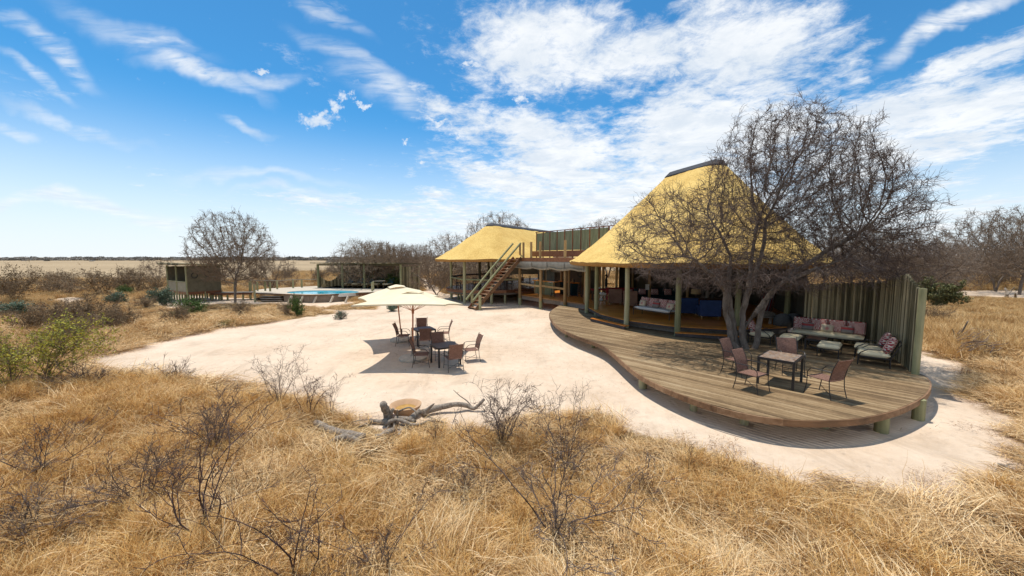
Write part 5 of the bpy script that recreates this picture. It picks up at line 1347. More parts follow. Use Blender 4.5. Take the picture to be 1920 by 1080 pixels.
for i, px in enumerate((640, 657, 674, 692, 709)):
    q = A_.lerp(B_, .25 + i * .125) + bk * .45; lb = wd_[i] + ' teal-backed sun lounger from the left under the pool shelter'
    if i == 0: lg.location = (q.x, q.y, ZP); lg.rotation_euler.z = -.15; lg['label'] = lb; lg['group'] = 'loungers under the pool shelter'
    else: copy_tree(lg, (q.x, q.y, ZP), -.15, lb)
q = at(609, 538.5, ZP); o = tag(MB().lathe([(.20, 0), (.26, .2), (.22, .36), (.15, .38)], 16).build('basket', M['shade'], None, True), 'round straw basket at the left end of the pool shelter', 'basket'); o.location = (q.x, q.y, ZP)
LOCAL[0] = False

# lookout hut on stilts
HC = at(353, 568, 0).to_2d(); e1 = Vector((-.85, .53)).normalized(); e2 = Vector((.53, .85)).normalized(); hw, hd = 4.3, 2.5
hide = thing('stilt_hut', 'small flat-roofed canvas game-viewing hut on stilts beside the large bare tree', 'hut', (HC.x, HC.y, 0))
hp = lambda u, v, z: (*(HC + e1 * u + e2 * v), z)
HB, HT, HM = .72, 3.2, 1.78
MB().prism([hp(0, 0, 0)[:2], hp(hw, 0, 0)[:2], hp(hw, hd, 0)[:2], hp(0, hd, 0)[:2]], HB + .18, HB + .26).build('floor', M['greyboard'], hide)
MB().bar(hp(-.03, -.03, HB + .10), hp(hw, -.03, HB + .10), .05, .22).build('skirting_beam', M['redwood'], hide); MB().bar(hp(-.03, -.03, HB + .10), hp(-.03, hd, HB + .10), .05, .22).build('skirting_beam', M['redwood'], hide)
MB().bar(hp(0, 0, (HB + HM) / 2 + .12), hp(hw, 0, (HB + HM) / 2 + .12), .04, HM - HB - .2).build('canvas_panel', M['canvas'], hide)
MB().bar(hp(0, .03, (HB + HT) / 2 + .1), hp(0, hd, (HB + HT) / 2 + .1), .04, HT - HB - .2).build('canvas_wall', M['canvasbrown'], hide)
MB().bar(hp(hw, 0, (HB + HT) / 2), hp(hw, hd, (HB + HT) / 2), .04, HT - HB - .2).build('canvas_wall', M['canvasbrown'], hide)
MB().bar(hp(hw * .1, hd, 1.3), hp(hw, hd, 1.3), .04, 1.1).build('canvas_panel', M['canvasbrown'], hide)
MB().bar(hp(hw * .45, hd - .05, 2.55), hp(hw * .75, hd - .05, 2.55), .03, .55).build('blind', M['canvas'], hide)
for u in (0, hw / 2, hw): MB().tube([hp(u, -.03, HB), hp(u, -.03, HT)], .07, 8).build('corner_post', M['pole'], hide, True)
MB().bar(hp(0, -.05, HM + .02), hp(hw, -.05, HM + .02), .08, .06).build('sill', M['pole'], hide)
for u, v, z in ((-.035, .55, 2.35), (-.035, 1.5, 2.45)):
    MB().tube([Vector(hp(0, v, z)) + Vector((-e1.x, -e1.y, 0)) * .05 + Vector((e2.x * math.cos(a), e2.y * math.cos(a), math.sin(a))) * .22 for a in (k * math.tau / 14 for k in range(15))], .03, 6, False).build('round_ornament', M['iron'], hide, True)
n = 26
for i in range(n):
    u = -.5 + (hw + 1.1) * (i + .5) / n; MB().tube([hp(u, -.55, HT + .16 + rng.uniform(-.02, .02)), hp(u, hd + .5, HT + .05)], .09, 6).build('roof_pole', M['fencepole'], hide)
for i in range(22):
    u, v = (i % 8) / 7 * hw, (i // 8) / 2 * hd; MB().tube([hp(u, v, -.15), hp(u, v, HB + .18)], .075, 7).build('stilt', M['pole'], hide, True)

# ------------------------------------------------------------------ fire bowl and driftwood
LOCAL[0] = True
p = at(761, 778, 0); t = thing('fire_bowl', 'round terracotta fire bowl standing among dead roots on the sand', 'bowl', p)
MB().lathe([(.14, 0), (.26, .06), (.34, .17), (.385, .25), (.39, .275), (.37, .285), (.31, .26), (.26, .18), (.18, .12), (.001, .10)], 36).build('bowl', M['terracotta'], t, True)
MB().lathe([(.001, .128), (.19, .13), (.25, .175), (.252, .18), (.19, .14), (.001, .137)], 28).build('ash_bed', M['ash'], t, True)
LOCAL[0] = False
def log(label, paths, origin, name='dead_log', cat='log', seed=1):
    rs = random.Random(seed); t = thing(name, label, cat, origin)
    for k, (pts, r) in enumerate(paths):
        P = [at(*q) if len(q) == 3 else at(*q, 0) for q in pts]
        P = catmull(P, 4); n = len(P); rr = [(r[0] + (r[1] - r[0]) * i / (n - 1)) * rs.uniform(.88, 1.12) for i in range(n)]
        MB().tube(P, rr, 9).build('branch' if k else 'stem', M['logwood'], t, 'full')
    return t
log('long bleached fallen branch lying from the fire bowl towards the right', [([(792, 775, .1), (812, 767, .13), (833, 762, .16), (855, 758, .2), (874, 760, .14), (888, 766, .08), (900, 757, .2), (908, 748, .3)], (.085, .035)),
      ([(886, 764, .1), (876, 752, .22), (862, 742, .35), (850, 731, .5)], (.02, .006)), ([(797, 772, .12), (806, 764, .25), (814, 757, .38)], (.06, .015))], at(830, 765, 0), seed=2)
log('short dark upright stump standing left of the fire bowl', [([(730, 790, 0), (727, 776, .2), (721, 764, .42), (718, 756, .55)], (.13, .07)), ([(727, 782, .1), (734, 772, .28), (738, 766, .36)], (.06, .03))], at(730, 790, 0), 'tree_stump', 'stump', 3)
log('tangle of grey dead roots in front of the fire bowl', [([(694, 790, .05), (712, 791, .06), (728, 790, .08), (745, 793, .1)], (.07, .06)), ([(722, 797, .06), (735, 789, .16), (752, 788, .22), (772, 796, .16), (790, 795, .12), (806, 789, .12), (838, 793, .08)], (.05, .02)),
      ([(742, 786, .12), (760, 785, .16), (778, 790, .15)], (.07, .05)), ([(768, 790, .12), (778, 780, .22), (790, 770, .32)], (.10, .07)), ([(732, 792, .1), (726, 803, .03), (722, 812, 0)], (.03, .008)), ([(752, 796, .12), (757, 806, .05), (750, 815, 0)], (.035, .01)), ([(760, 796, .12), (768, 806, .05), (776, 814, 0)], (.03, .008)),
      ([(740, 794, .12), (738, 806, .04), (733, 816, 0)], (.03, .008)), ([(748, 771, .25), (766, 764, .42), (778, 770, .38), (782, 778, .3)], (.022, .018)), ([(745, 779, .2), (745, 768, .42)], (.03, .008)), ([(760, 800, .06), (752, 808, .05), (748, 818, .02)], (.06, .03)),
      ([(700, 786, .05), (690, 793, .03), (672, 801, .02)], (.02, .006)), ([(700, 787, .08), (675, 788, .16), (660, 792, .14)], (.015, .005))], at(755, 795, 0), 'dead_roots', 'roots', 4)
log('bleached arching log half buried in the straw at the edge of the sand', [([(592, 793, .12), (606, 799, .1), (618, 806, .08), (640, 812, .14), (662, 816, .16), (682, 822, .1)], (.075, .10)), ([(618, 836, .02), (626, 828, .14), (642, 820, .24), (658, 822, .22), (676, 830, .08)], (.08, .06)),
      ([(622, 832, .05), (636, 824, .2), (650, 818, .26)], (.03, .03))], at(645, 825, 0), seed=5)
log('short pale log lying in straw right of the arching log', [([(706, 822, .03), (718, 816, .08), (728, 810, .12), (738, 806, .1)], (.085, .05))], at(720, 815, 0), seed=6)
log('thin grey stick lying in the straw below the logs', [([(680, 842, .04), (694, 845, .06), (706, 842, .1)], (.025, .015))], at(692, 843, 0), 'dead_stick', 'stick', 7)
log('forked pale dead stump by the white track at the far right', [([(1887, 558, 0), (1888, 548, .5), (1884, 540, .9)], (.14, .07)), ([(1888, 553, .3), (1895, 546, .6), (1902, 539, 1.0)], (.1, .04)), ([(1904, 558, 0), (1904, 550, .5)], (.08, .07))], at(1890, 558, 0), 'tree_stump', 'stump', 8)
fb = [([(1722, 628, .12), (1745, 634, .15), (1770, 640, .2), (1790, 634, .4), (1802, 624, .7), (1815, 602, 1.25)], (.075, .02)), ([(1792, 634, .4), (1788, 622, .7), (1786, 616, .85)], (.03, .012)), ([(1735, 631, .15), (1748, 618, .45), (1745, 610, .6)], (.02, .008))]
rs_ = random.Random(9)
for i in range(70):
    a = rs_.uniform(0, 1); sx, sy = 1790 + 70 * rs_.random(), 618 + 36 * rs_.random(); z0 = rs_.uniform(.1, .8)
    fb.append(([(sx, sy + 8, z0), (sx + rs_.uniform(10, 30), sy + rs_.uniform(-8, 8), z0 + rs_.uniform(-.1, .2)), (sx + rs_.uniform(30, 60), sy + rs_.uniform(-6, 16), max(.03, z0 - rs_.uniform(0, .4)))], (.012, .004)))
tb_ = log('fallen dead thorn branch with fine twigs lying in the grass behind the fence', fb[:3], at(1800, 640, 0), 'fallen_branch', 'branch', 10)
mm = MB(); LOCAL[0] = False
for pts, r in fb[3:]: mm.tube([at(*q) for q in pts], [r[0], r[0] * .7, r[1]], 4)
mm.build('twigs', M['twig'], tb_)
log('small crooked dead branch lying at the sand edge on the right', [([(1873, 871, .03), (1885, 874, .06), (1896, 880, .05), (1903, 884, .02)], (.03, .012)), ([(1885, 875, .05), (1892, 870, .08), (1908, 872, .04)], (.014, .006))], at(1888, 876, 0), 'dead_stick', 'stick', 11)

# ------------------------------------------------------------------ the great bare thorn tree
def great_tree():
    rs = np.random.default_rng(5); rp = random.Random(5); sk = Skel(); bx, by = 8.95, 14.15
    O = lambda L: [(bx + a, by + b, c) for a, b, c in L]
    r0 = sk.add((bx, by, -.2), -1); cen = sk.add((bx, by, .1), r0)
    S = [[(-.72, .05, .6), (-.80, .02, 1.25), (-1.1, -.05, 2.15), (-1.1, -.1, 2.7), (-1.7, -.3, 3.3), (-2.6, -.6, 3.9)],
         [(-.45, .15, .6), (-.62, .2, 1.6), (-.78, .2, 2.4), (-.8, .25, 3.0), (-.7, .4, 4.0), (-1.1, .6, 5.0)],
         [(-.28, -.02, .6), (-.42, -.05, 1.2), (-.38, -.05, 2.0), (-.25, -.1, 2.7), (-.05, -.1, 3.3), (.15, -.2, 4.3), (.1, -.3, 5.3)],
         [(.16, -.05, .6), (.18, -.05, 1.3), (.36, 0, 2.1), (.72, .02, 2.65), (1.1, .0, 3.1), (2.4, -.1, 4.1), (3.6, -.3, 4.9)],
         [(-.05, .35, .6), (-.15, .4, 1.8), (.08, .5, 2.7), (.35, .8, 3.7), (.7, 1.2, 5.0)]]
    for i, L in enumerate(S):
        e = sk.line(O(L), cen, .16, rs=rp)
        if i == 2:
            k = min(range(len(sk.p)), key=lambda q: (Vector(sk.p[q]) - Vector((bx - .42, by - .05, 1.2))).length)
            sk.line(O([(-.05, -.15, 1.75), (.38, -.2, 2.5), (.72, -.3, 2.95), (1.6, -.7, 3.5), (2.3, -1.2, 3.9)]), k, .16, rs=rp)
    E = [((bx + 1.05, by, 6.85), (2.7, 2.4, 2.5)), ((bx + 3.2, by, 5.6), (2.1, 2.2, 2.2)), ((bx - 2.75, by - .1, 4.65), (2.4, 2.2, 1.75)), ((bx - .3, by + .1, 5.6), (2.0, 2.1, 2.1)), ((bx + .2, by - .2, 3.45), (4.7, 2.6, .8)), ((bx + 4.6, by, 3.9), (1.9, 1.8, 1.0)), ((bx + 2.1, by, 6.3), (2.6, 2.3, 2.1)), ((bx + 3.6, by, 5.2), (2.2, 2.0, 1.8))]
    A = envelope(E, 10200, rs, .38); A = A[A[:, 2] > 2.7]
    sh_ = envelope(E, 1500, rs, 1.0); ctr = np.array([bx + .6, by, 4.9]); sh_ = ctr + (sh_ - ctr) * rs.uniform(1.02, 1.16, (len(sh_), 1)); sh_ = sh_[rs.random(len(sh_)) < .11]; sh_ = sh_[sh_[:, 2] > 3.0]
    stray = np.array([(bx - .9, by, 9.0), (bx + .1, by - .2, 9.3), (bx + 1.0, by, 9.6), (bx + 1.9, by, 9.4), (bx + 5.0, by, 7.2), (bx + 5.6, by, 6.0), (bx + 6.1, by - .2, 4.8), (bx - 3.6, by, 6.3), (bx - 4.9, by - .1, 5.2), (bx - 1.9, by, 7.6)])
    stray = np.vstack([stray, sh_])
    A = np.vstack([A, stray, stray + .25])
    N, par = colonize(sk, A, .15, 1.7, .25, 160, .03, rs, 14500)
    print('great tree nodes', len(N))
    r = radii(N, par, .0058, 2.3, .15)
    r = np.where(N[:, 2] < 1.0, np.maximum(r, .10) + np.clip(.9 - N[:, 2], 0, .7) * .05, r)
    ns = len(sk.p); q_ = np.zeros(len(N)); q_[:ns] = np.clip(.115 - .012 * N[:ns, 2], .03, .12); q_[N[:, 2] > 3.6] = 0; r = np.maximum(r, q_)
    r = np.minimum(r, .20)
    N = N - np.array([bx, by, 0])
    big = wood_chunks(N, par, r, .022); small = wood_chunks(N, par, r, 0, .022)
    tw, tips = twigs(N, par, r, rs, 3, (.22, .62), .02, .003, .0064, 1, 3, .10, 30000, .34)
    t = thing('thorn_tree', 'great bare many-stemmed thorn tree growing through the timber deck', 'tree', (bx, by, 0))
    for nm, chk, m in (('trunk', big, 'bark'), ('crown', small + tw, 'twig')):
        o = bpy.data.objects.new(nm, npmesh('great_' + nm, chk, [M[m]])); COL.objects.link(o); o.parent = t
great_tree()

# ------------------------------------------------------------------ other trees
TREES = [make_tree(21, 7.6, 3.9, 2300, .24, 3, (.3, .8), 11000, 1, .28, .22, .009, base=.012, flat=.85),
         make_tree(22, 6.0, 3.6, 1900, .25, 3, (.3, .8), 10000, 3, .22, .16, .009, base=.012, flat=.75),
         make_tree(23, 9.5, 6.0, 2000, .34, 3, (.4, 1.0), 10000, 2, .25, .3, .012, base=.016, flat=.6),
         make_tree(24, 4.5, 3.0, 900, .24, 3, (.25, .7), 5000, 4, .12, .1, .008, base=.011, flat=.9)]
def tree(i, px, py, h, label, rz=0, group=None, y=None, sxy=1.0, z=0):
    p = at(px, py, 0)
    if y: p = Vector(((px - 960) / F * y, y, 0))
    s = h / (7.6, 6.0, 9.5, 4.5)[i]
    wm, tm, lm = TREES[i]; return link_tree('bare_tree', label, 'tree', (p.x, p.y, 0), wm, tm, None, rz, (s * sxy, s * sxy, s), group)
tree(0, 441, 568, 7.9, 'tall bare tree with a rounded crown beside the hut on stilts', .3, sxy=.82)
tree(1, 686, 551, 5.9, 'bare leaning tree growing beside the pool shelter', 1.0)
tree(1, 728, 545, 5.6, 'bare tree close behind the right end of the pool shelter', 2.6)
tree(0, 700, 540, 6.0, 'bare tree standing behind the middle of the pool shelter', 3.9, y=47, sxy=1.2)
tree(3, 818, 553, 4.4, 'low bare tree left of the dining lodge by the sandy track', .4, y=39)
tree(1, 850, 500, 7.4, 'brownish bare tree behind the left end of the dining roof', 1.9, y=56, sxy=1.1)
tree(2, 935, 500, 11.4, 'broad bare crown rising behind the dining roof ridge', .2, y=64, sxy=.8)
tree(2, 1140, 500, 10.2, 'bare crown just showing over the lookout deck screen', 1.2, y=62)
tree(0, 1075, 500, 8.6, 'bare tree seen over the middle of the lookout screen', 1.2, y=64)
tree(2, 1870, 520, 9.6, 'largest bare tree on the right skyline with a flat crown', 2.0, y=44, sxy=.85)
tree(0, 1915, 520, 8.5, 'bare tree at the extreme right edge of the picture', 5.0, y=40)
tree(2, 1775, 512, 6.0, 'wide bare tree left of the largest one on the right skyline', 4.0, y=52, sxy=.9)
tree(1, 1735, 512, 6.2, 'rounded bare tree just beyond the end of the pole fence', 3.0, y=38)
tree(1, 1665, 512, 7.2, 'bare tree showing between the lodge roof and the fence', 2.0, y=40)
tree(0, 1600, 512, 7.6, 'bare tree behind the right flank of the lodge roof', 2.0, y=42)
tree(3, 105 / 6 + 280, 517, 4.0, 'small bare tree standing alone left of the hut on stilts', 0, y=58)
tree(3, 505, 555, 4.6, 'bushy bare tree right of the tall tree, above the boardwalk', 2, y=43)
tree(3, 395, 540, 4.2, 'low bare tree behind the hut on stilts', 4, y=42)
tree(3, 640, 512, 3.8, 'small bare tree on the meadow behind the pool', 1, y=75)
ORD = 'first second third fourth fifth sixth seventh eighth ninth tenth eleventh twelfth thirteenth fourteenth fifteenth'.split()
WPX = [760, 785, 805, 745, 890, 910, 950, 980, 1180, 1240, 1010, 1560, 1690, 1760, 1830, 1780, 1840, 1895, 1715, 1990, 2060, 860, 930]
def ordw(i, px):
    side = sorted(q for q in WPX if (q < 1100) == (px < 1100)); return ORD[side.index(px)] + (' from left, before the main roof' if px < 1100 else ' from left, beyond the main roof')
for i, (px, y_, h, k) in enumerate(((760, 52, 5.5, 1), (785, 60, 6.0, 0), (805, 48, 4.6, 3), (745, 66, 6.4, 1), (890, 60, 5.6, 1), (910, 52, 4.8, 3), (950, 58, 5.0, 1), (980, 66, 6.5, 0), (1180, 60, 6, 1), (1240, 66, 7, 0), (1010, 75, 6, 1), (1560, 50, 6.5, 1), (1690, 55, 6.0, 0), (1760, 62, 6.0, 0),
        (1830, 60, 6.5, 1), (1780, 42, 4.4, 3), (1840, 48, 5.0, 3), (1895, 52, 6.0, 1), (1715, 46, 4.6, 3), (1990, 46, 8, 2), (2060, 40, 7, 0), (860, 46, 3.6, 3), (930, 44, 3.4, 3))):
    tree(k, px, 0, h, 'bare grey-brown woodland tree, %s' % ordw(i, px), i * 1.3, 'bare woodland trees behind the lodges', y=y_)

# ------------------------------------------------------------------ shrubs
SH = {'tall': make_shrub(31, 1.9, .55, 9, 1, maxt=330, forks=2, tip=.003), 'wide': make_shrub(32, 1.15, 1.2, 12, 1, lift=.02, maxt=420, forks=2, tip=.003), 'arch': make_shrub(33, 1.5, 1.1, 8, 1, length=(.08, .2), curl=.16, maxt=260, forks=2, tip=.003), 'dense': make_shrub(34, 1.4, .75, 13, 1, length=(.1, .3), maxt=450, forks=2, tip=.003),
      'thin': make_shrub(35, 1.5, .7, 6, 1, wmat='twigred', length=(.06, .16), curl=.14, maxt=120, forks=2, tip=.003), 'litt': make_shrub(36, .6, .6, 16, 1, length=(.08, .2), maxt=300, forks=1)}
def shrub(kind, px, py, h, label, rz=0, group=None, sxy=1.0, name='bare_shrub', cat='shrub', y=None):
    p = at(px, py, 0)
    if y: p = Vector(((px - 960) / F * y, y, 0))
    z = float(gh(np.array([p.x]), np.array([p.y]))[0]); H0 = {'tall': 1.9, 'wide': 1.15, 'arch': 1.5, 'dense': 1.4, 'thin': 1.5, 'litt': .6}.get(kind) or HB2[kind]
    s = h / H0; return put_shrub(SH[kind], label, (p.x, p.y, z), rz, (s * sxy, s * sxy, s), group, name, cat)
HB2 = {}
shrub('tall', 1062, 850, 1.85, 'tall spindly bare shrub at the sand edge, right of centre', .3)
shrub('dense', 943, 830, 1.5, 'bare fan-shaped shrub at the sand edge right of the fallen branch', 1.2)
shrub('arch', 1040, 967, 2.0, 'large bare shrub with long arching stems in the straw, centre foreground', 2.2, sxy=1.1)
shrub('arch', 717, 1068, 1.25, 'dark forked bare shrub at the bottom edge of the picture', .5, sxy=1.0)
shrub('thin', 392, 1000, 1.75, 'spreading dark bare shrub in the left foreground grass', 1.0, sxy=1.3)
shrub('wide', 285, 943, 1.05, 'broad low bare shrub with grey twigs, left foreground', 2.0, sxy=1.05)
shrub('arch', 78, 911, 1.5, 'bare open-branched shrub near the left edge, foreground', 3.0)
shrub('tall', 521, 765, 1.65, 'slender bare shrub against the sand, left of the logs', 4.0)
shrub('thin', 578, 788, 1.5, 'thin dark bare shrub just left of the arching log', 5.0)
shrub('thin', 622, 781, 1.1, 'small two-stemmed bare shrub above the arching log', .7, sxy=.7)
shrub('dense', 406, 852, 1.35, 'twiggy bare shrub in golden grass above the foreground shrubs', 2.7)
shrub('litt', 330, 722, .75, 'low grey twiggy shrub at the near sand edge, left', 1, sxy=1.3)
shrub('litt', 168, 742, .7, 'low grey tangle below the yellow-flowering bush', 2, sxy=1.6)
shrub('thin', 556, 1075, 1.5, 'single arching bare stems at the bottom edge, left of centre', 2.9, sxy=1.2)
shrub('litt', 880, 905, .55, 'small grey twig tangle in the middle of the straw', 2, sxy=1.4)
shrub('litt', 1200, 900, .55, 'small grey twig tangle right of the arching shrub', 4, sxy=1.2)
shrub('thin', 1290, 878, .9, 'thin lone twigs at the sand edge below the deck', 4, sxy=.4)
shrub('litt', 60, 1010, .7, 'low dark tangle in the bottom left corner', 1.4, sxy=1.2)
shrub('thin', 820, 838, .8, 'wispy twigs in the straw below the fire bowl', 1.1, sxy=1.0)
# leafy bushes
def leafy(key, seed, H, rad, mat_, nl, lsz, stems=12, wm='twig'):
    SH[key] = make_shrub(seed, H, rad, stems, 2, M[mat_], nl, lsz, wm, (.1, .3)); HB2[key] = H
leafy('yel', 41, 2.0, 1.0, 'leafyel', 5000, (.018, .036), 12)
leafy('green', 42, 1.3, 1.1, 'leafgreen', 5200, (.03, .06), 14)
leafy('blue', 43, 1.2, 1.1, 'leafblue', 5200, (.03, .06), 14)
leafy('olive', 44, 2.2, 1.8, 'leafolive', 9000, (.05, .09), 18)
leafy('brown', 45, 1.6, 1.2, 'leafbrown', 3800, (.02, .045), 18, 'twigdist')
leafy('oliv2', 46, 2.4, 1.8, 'leafbrown', 2600, (.03, .06), 20, 'twigdist')
leafy('sprig', 47, .5, .4, 'leafblue', 500, (.02, .05), 8)
shrub('yel', 88, 742, 2.05, 'yellow-flowering green bush nearest the left edge of the sand', .4, name='leafy_bush', cat='bush', sxy=1.1)
shrub('yel', 20, 752, 1.75, 'green bush with yellow flowers cut by the left picture edge', 2.4, name='leafy_bush', cat='bush', sxy=1.1)
shrub('blue', 310, 574, 1.5, 'blue-green bush at the foot of the hut on stilts', 1, name='leafy_bush', cat='bush', sxy=.9)
shrub('green', 362, 590, 1.2, 'bright green bush in front of the hut stilts', 2, name='leafy_bush', cat='bush', sxy=1.2)
shrub('blue', 222, 577, 1.0, 'greyish green bush left of the hut, among the brown scrub', 2, name='leafy_bush', cat='bush')
shrub('green', 237, 560, 1.0, 'small mid green bush behind the greyish green one', 2, name='leafy_bush', cat='bush')
shrub('green', 745, 549, 2.1, 'green bush with orange flowers behind the umbrellas', 3, name='leafy_bush', cat='bush', sxy=1.25)
shrub('blue', 735, 583, .6, 'low dark green shrub on the sand under the umbrella canopies', 3, name='leafy_bush', cat='bush', sxy=1.3)
shrub('green', 557, 592, 1.35, 'upright green shrub at the pool side of the grass strip', 4, name='leafy_bush', cat='bush', sxy=.45)
shrub('sprig', 637, 598, .5, 'small blue-green sprig growing alone on the sand', 1, name='leafy_bush', cat='bush')
shrub('green', 423, 612, .3, 'low flat green plant at the far sand edge', 1, name='leafy_bush', cat='bush', sxy=2.2)
shrub('olive', 1762, 530, 2.3, 'rounded olive green bush beyond the fence', 1, name='leafy_bush', cat='bush', y=30)
shrub('blue', 30, 590, 1.0, 'dull green bush at the left edge below the brown one', 2, name='leafy_bush', cat='bush', sxy=1.5)
for px, py, h, sx_, lb in ((30, 577, 3.0, 1.0, 'rounded brown bush at the far left edge'), (195, 556, 3.1, 1.25, 'tall spreading olive-brown bush in the middle of the left scrub'), (255, 552, 3.0, 1.1, 'purple-brown bush right of the tall olive-brown one'), (128, 552, 2.4, 1.1, 'grey-green bush left of the tall olive-brown one'),
                   (95, 548, 1.9, 1.1, 'low grey bush behind the white sand mound')):
    shrub('oliv2', px, py, h, lb, px * .1, None, sx_, 'dry_bush', 'bush')
for px, py, h, lb in ((60, 622, 1.5, 'reddish brown bush behind the yellow-flowering bush'), (165, 612, 1.9, 'dense purple-brown bush in the left scrub above the grass'), (205, 618, 1.5, 'brown bush at the right end of the purple-brown thicket'), (228, 612, 1.2, 'small upright brown bush above the sand point'), (110, 603, 1.6, 'brown bush behind the purple-brown thicket'), (335, 606, 1.1, 'brown leafy bush below the hut, by the sand'), (140, 640, 1.2, 'rust-brown bush right of the yellow-flowering one'), (450, 592, .9, 'grey-brown bush below the tall bare tree'), (275, 580, 1.0, 'brown bush in the grass left of the blue-green one'),
                   (538, 590, 1.0, 'thin brown shrub beside the upright green one'), (1752, 612, 1.2, 'dry brown shrub beyond the end of the pole fence'), (825, 540, 1.8, 'leafless greyish bush by the dining deck corner')):
    shrub('brown', px, py, h, lb, px * .13, None, 1.0, 'dry_bush', 'bush')
rb = random.Random(77); k = 0
while k < 64:
    y_ = 36 + 62 * rb.random() ** 1.3; px = rb.choice((rb.uniform(-120, 860), rb.uniform(-60, 640), rb.uniform(1700, 2050)))
    X = (px - 960) / F * y_
    if px > 1690 and y_ < 38: continue
    if sandd(np.array([X]), np.array([y_]))[0] > -.8 or (560 < px < 800 and y_ < 45) or (300 < px < 560 and y_ < 39) or (px < 420 and y_ > 62 + rb.uniform(-8, 4)): continue
    shrub(rb.choice(('oliv2', 'brown', 'oliv2')), px, 0, rb.uniform(1.0, 2.3), 'dry brown bush among many in the scrub ' + ('left of and behind the lodges' if px < 900 else 'at the far right'), rb.uniform(0, 6), 'dry bushes of the ' + ('left scrub' if px < 900 else 'right scrub'), rb.uniform(.9, 1.3), 'dry_bush', 'bush', y_); k += 1

# ------------------------------------------------------------------ grass and straw
def blade_clump(seed, n, rad, length, lie, width, curve=.5, seg=3, aligned=None):
    rs = np.random.default_rng(seed); a0 = rs.uniform(0, math.tau, n)
    rr = rad * np.sqrt(rs.random(n)); P = np.stack([np.cos(a0) * rr, np.sin(a0) * rr, rs.random(n) * (.02 + .10 * lie)], -1)
    az = rs.uniform(0, math.tau, n) if aligned is None else rs.normal(aligned, .45, n)
    el = np.clip(rs.normal((1 - lie) * 1.35 + .05, .28, n), .02, 1.55); L = rs.uniform(*length, n) / seg; wd = rs.uniform(*width, n)
    bend = rs.uniform(.1, curve, n); ch = []; tone = []; tn = rs.random(n); pts = [P]; E = el.copy(); A = az.copy()
    for s in range(seg):
        d = np.stack([np.cos(A) * np.cos(E), np.sin(A) * np.cos(E), np.sin(E)], -1); pts.append(pts[-1] + d * L[:, None]); E = E - bend; A = A + rs.normal(0, .25, n)
    pts = [np.concatenate([p[:, :2], np.maximum(p[:, 2:], .004 + .03 * rs.random((n, 1)))], 1) for p in pts]
    side = np.stack([-np.sin(az), np.cos(az), rs.normal(0, .5, n)], -1); side /= np.linalg.norm(side, axis=1)[:, None]
    V = []; 
    for s in range(seg + 1): w_ = wd * (1 - .75 * s / seg); V += [pts[s] - side * w_[:, None] / 2, pts[s] + side * w_[:, None] / 2]
    V = np.stack(V, 1).reshape(-1, 3); q = np.array([[2 * s, 2 * s + 1, 2 * s + 3, 2 * s + 2] for s in range(seg)]); Fq = (q[None] + (np.arange(n) * 2 * (seg + 1))[:, None, None]).reshape(-1, 4)
    return V, Fq, np.repeat(tn, 2 * (seg + 1))
def clump_obj(name, args, m):
    V, Fq, tn = blade_clump(*args); me = npmesh(name, [(V, Fq, 0)], [m], False, tn); return bpy.data.objects.new(name, me)
def collection(name, objs):
    c = bpy.data.collections.new(name)
    for o in objs: c.objects.link(o)
    return c
CL = {'mat': collection('straw_mats', [clump_obj('straw_mat', (50 + i, 150, .42, (.18, .55), .92, (.006, .0125), .18, 3, None if i % 2 else i * .9), M['straw']) for i in range(6)]),
      'tuft': collection('grass_tufts', [clump_obj('grass_tuft', (60 + i, 120, .15, (.16, .42), .34, (.004, .009), .42), M['gold']) for i in range(5)]),
      'swathe': collection('grass_swathes', [clump_obj('grass_swathe', (70 + i, 130, .26, (.35, .8), .70, (.005, .010), .30, 4, i * 1.3), M['straw']) for i in range(4)]),
      'litter': collection('litter_bits', [clump_obj('litter_bit', (80 + i, 150, .4, (.03, .12), .97, (.005, .012), .2, 2), M['litter']) for i in range(3)]),
      'bits': collection('scattered_bits', [clump_obj('scattered_bit', (85 + i, 9, .8, (.02, .10), .99, (.006, .014), .2, 2), M['litter']) for i in range(5)]),
      'mead': collection('meadow_tufts', [clump_obj('meadow_tuft', (90 + i, 240, .5, (.35, .75), .25, (.008, .016), .3), M['meadow']) for i in range(4)])}
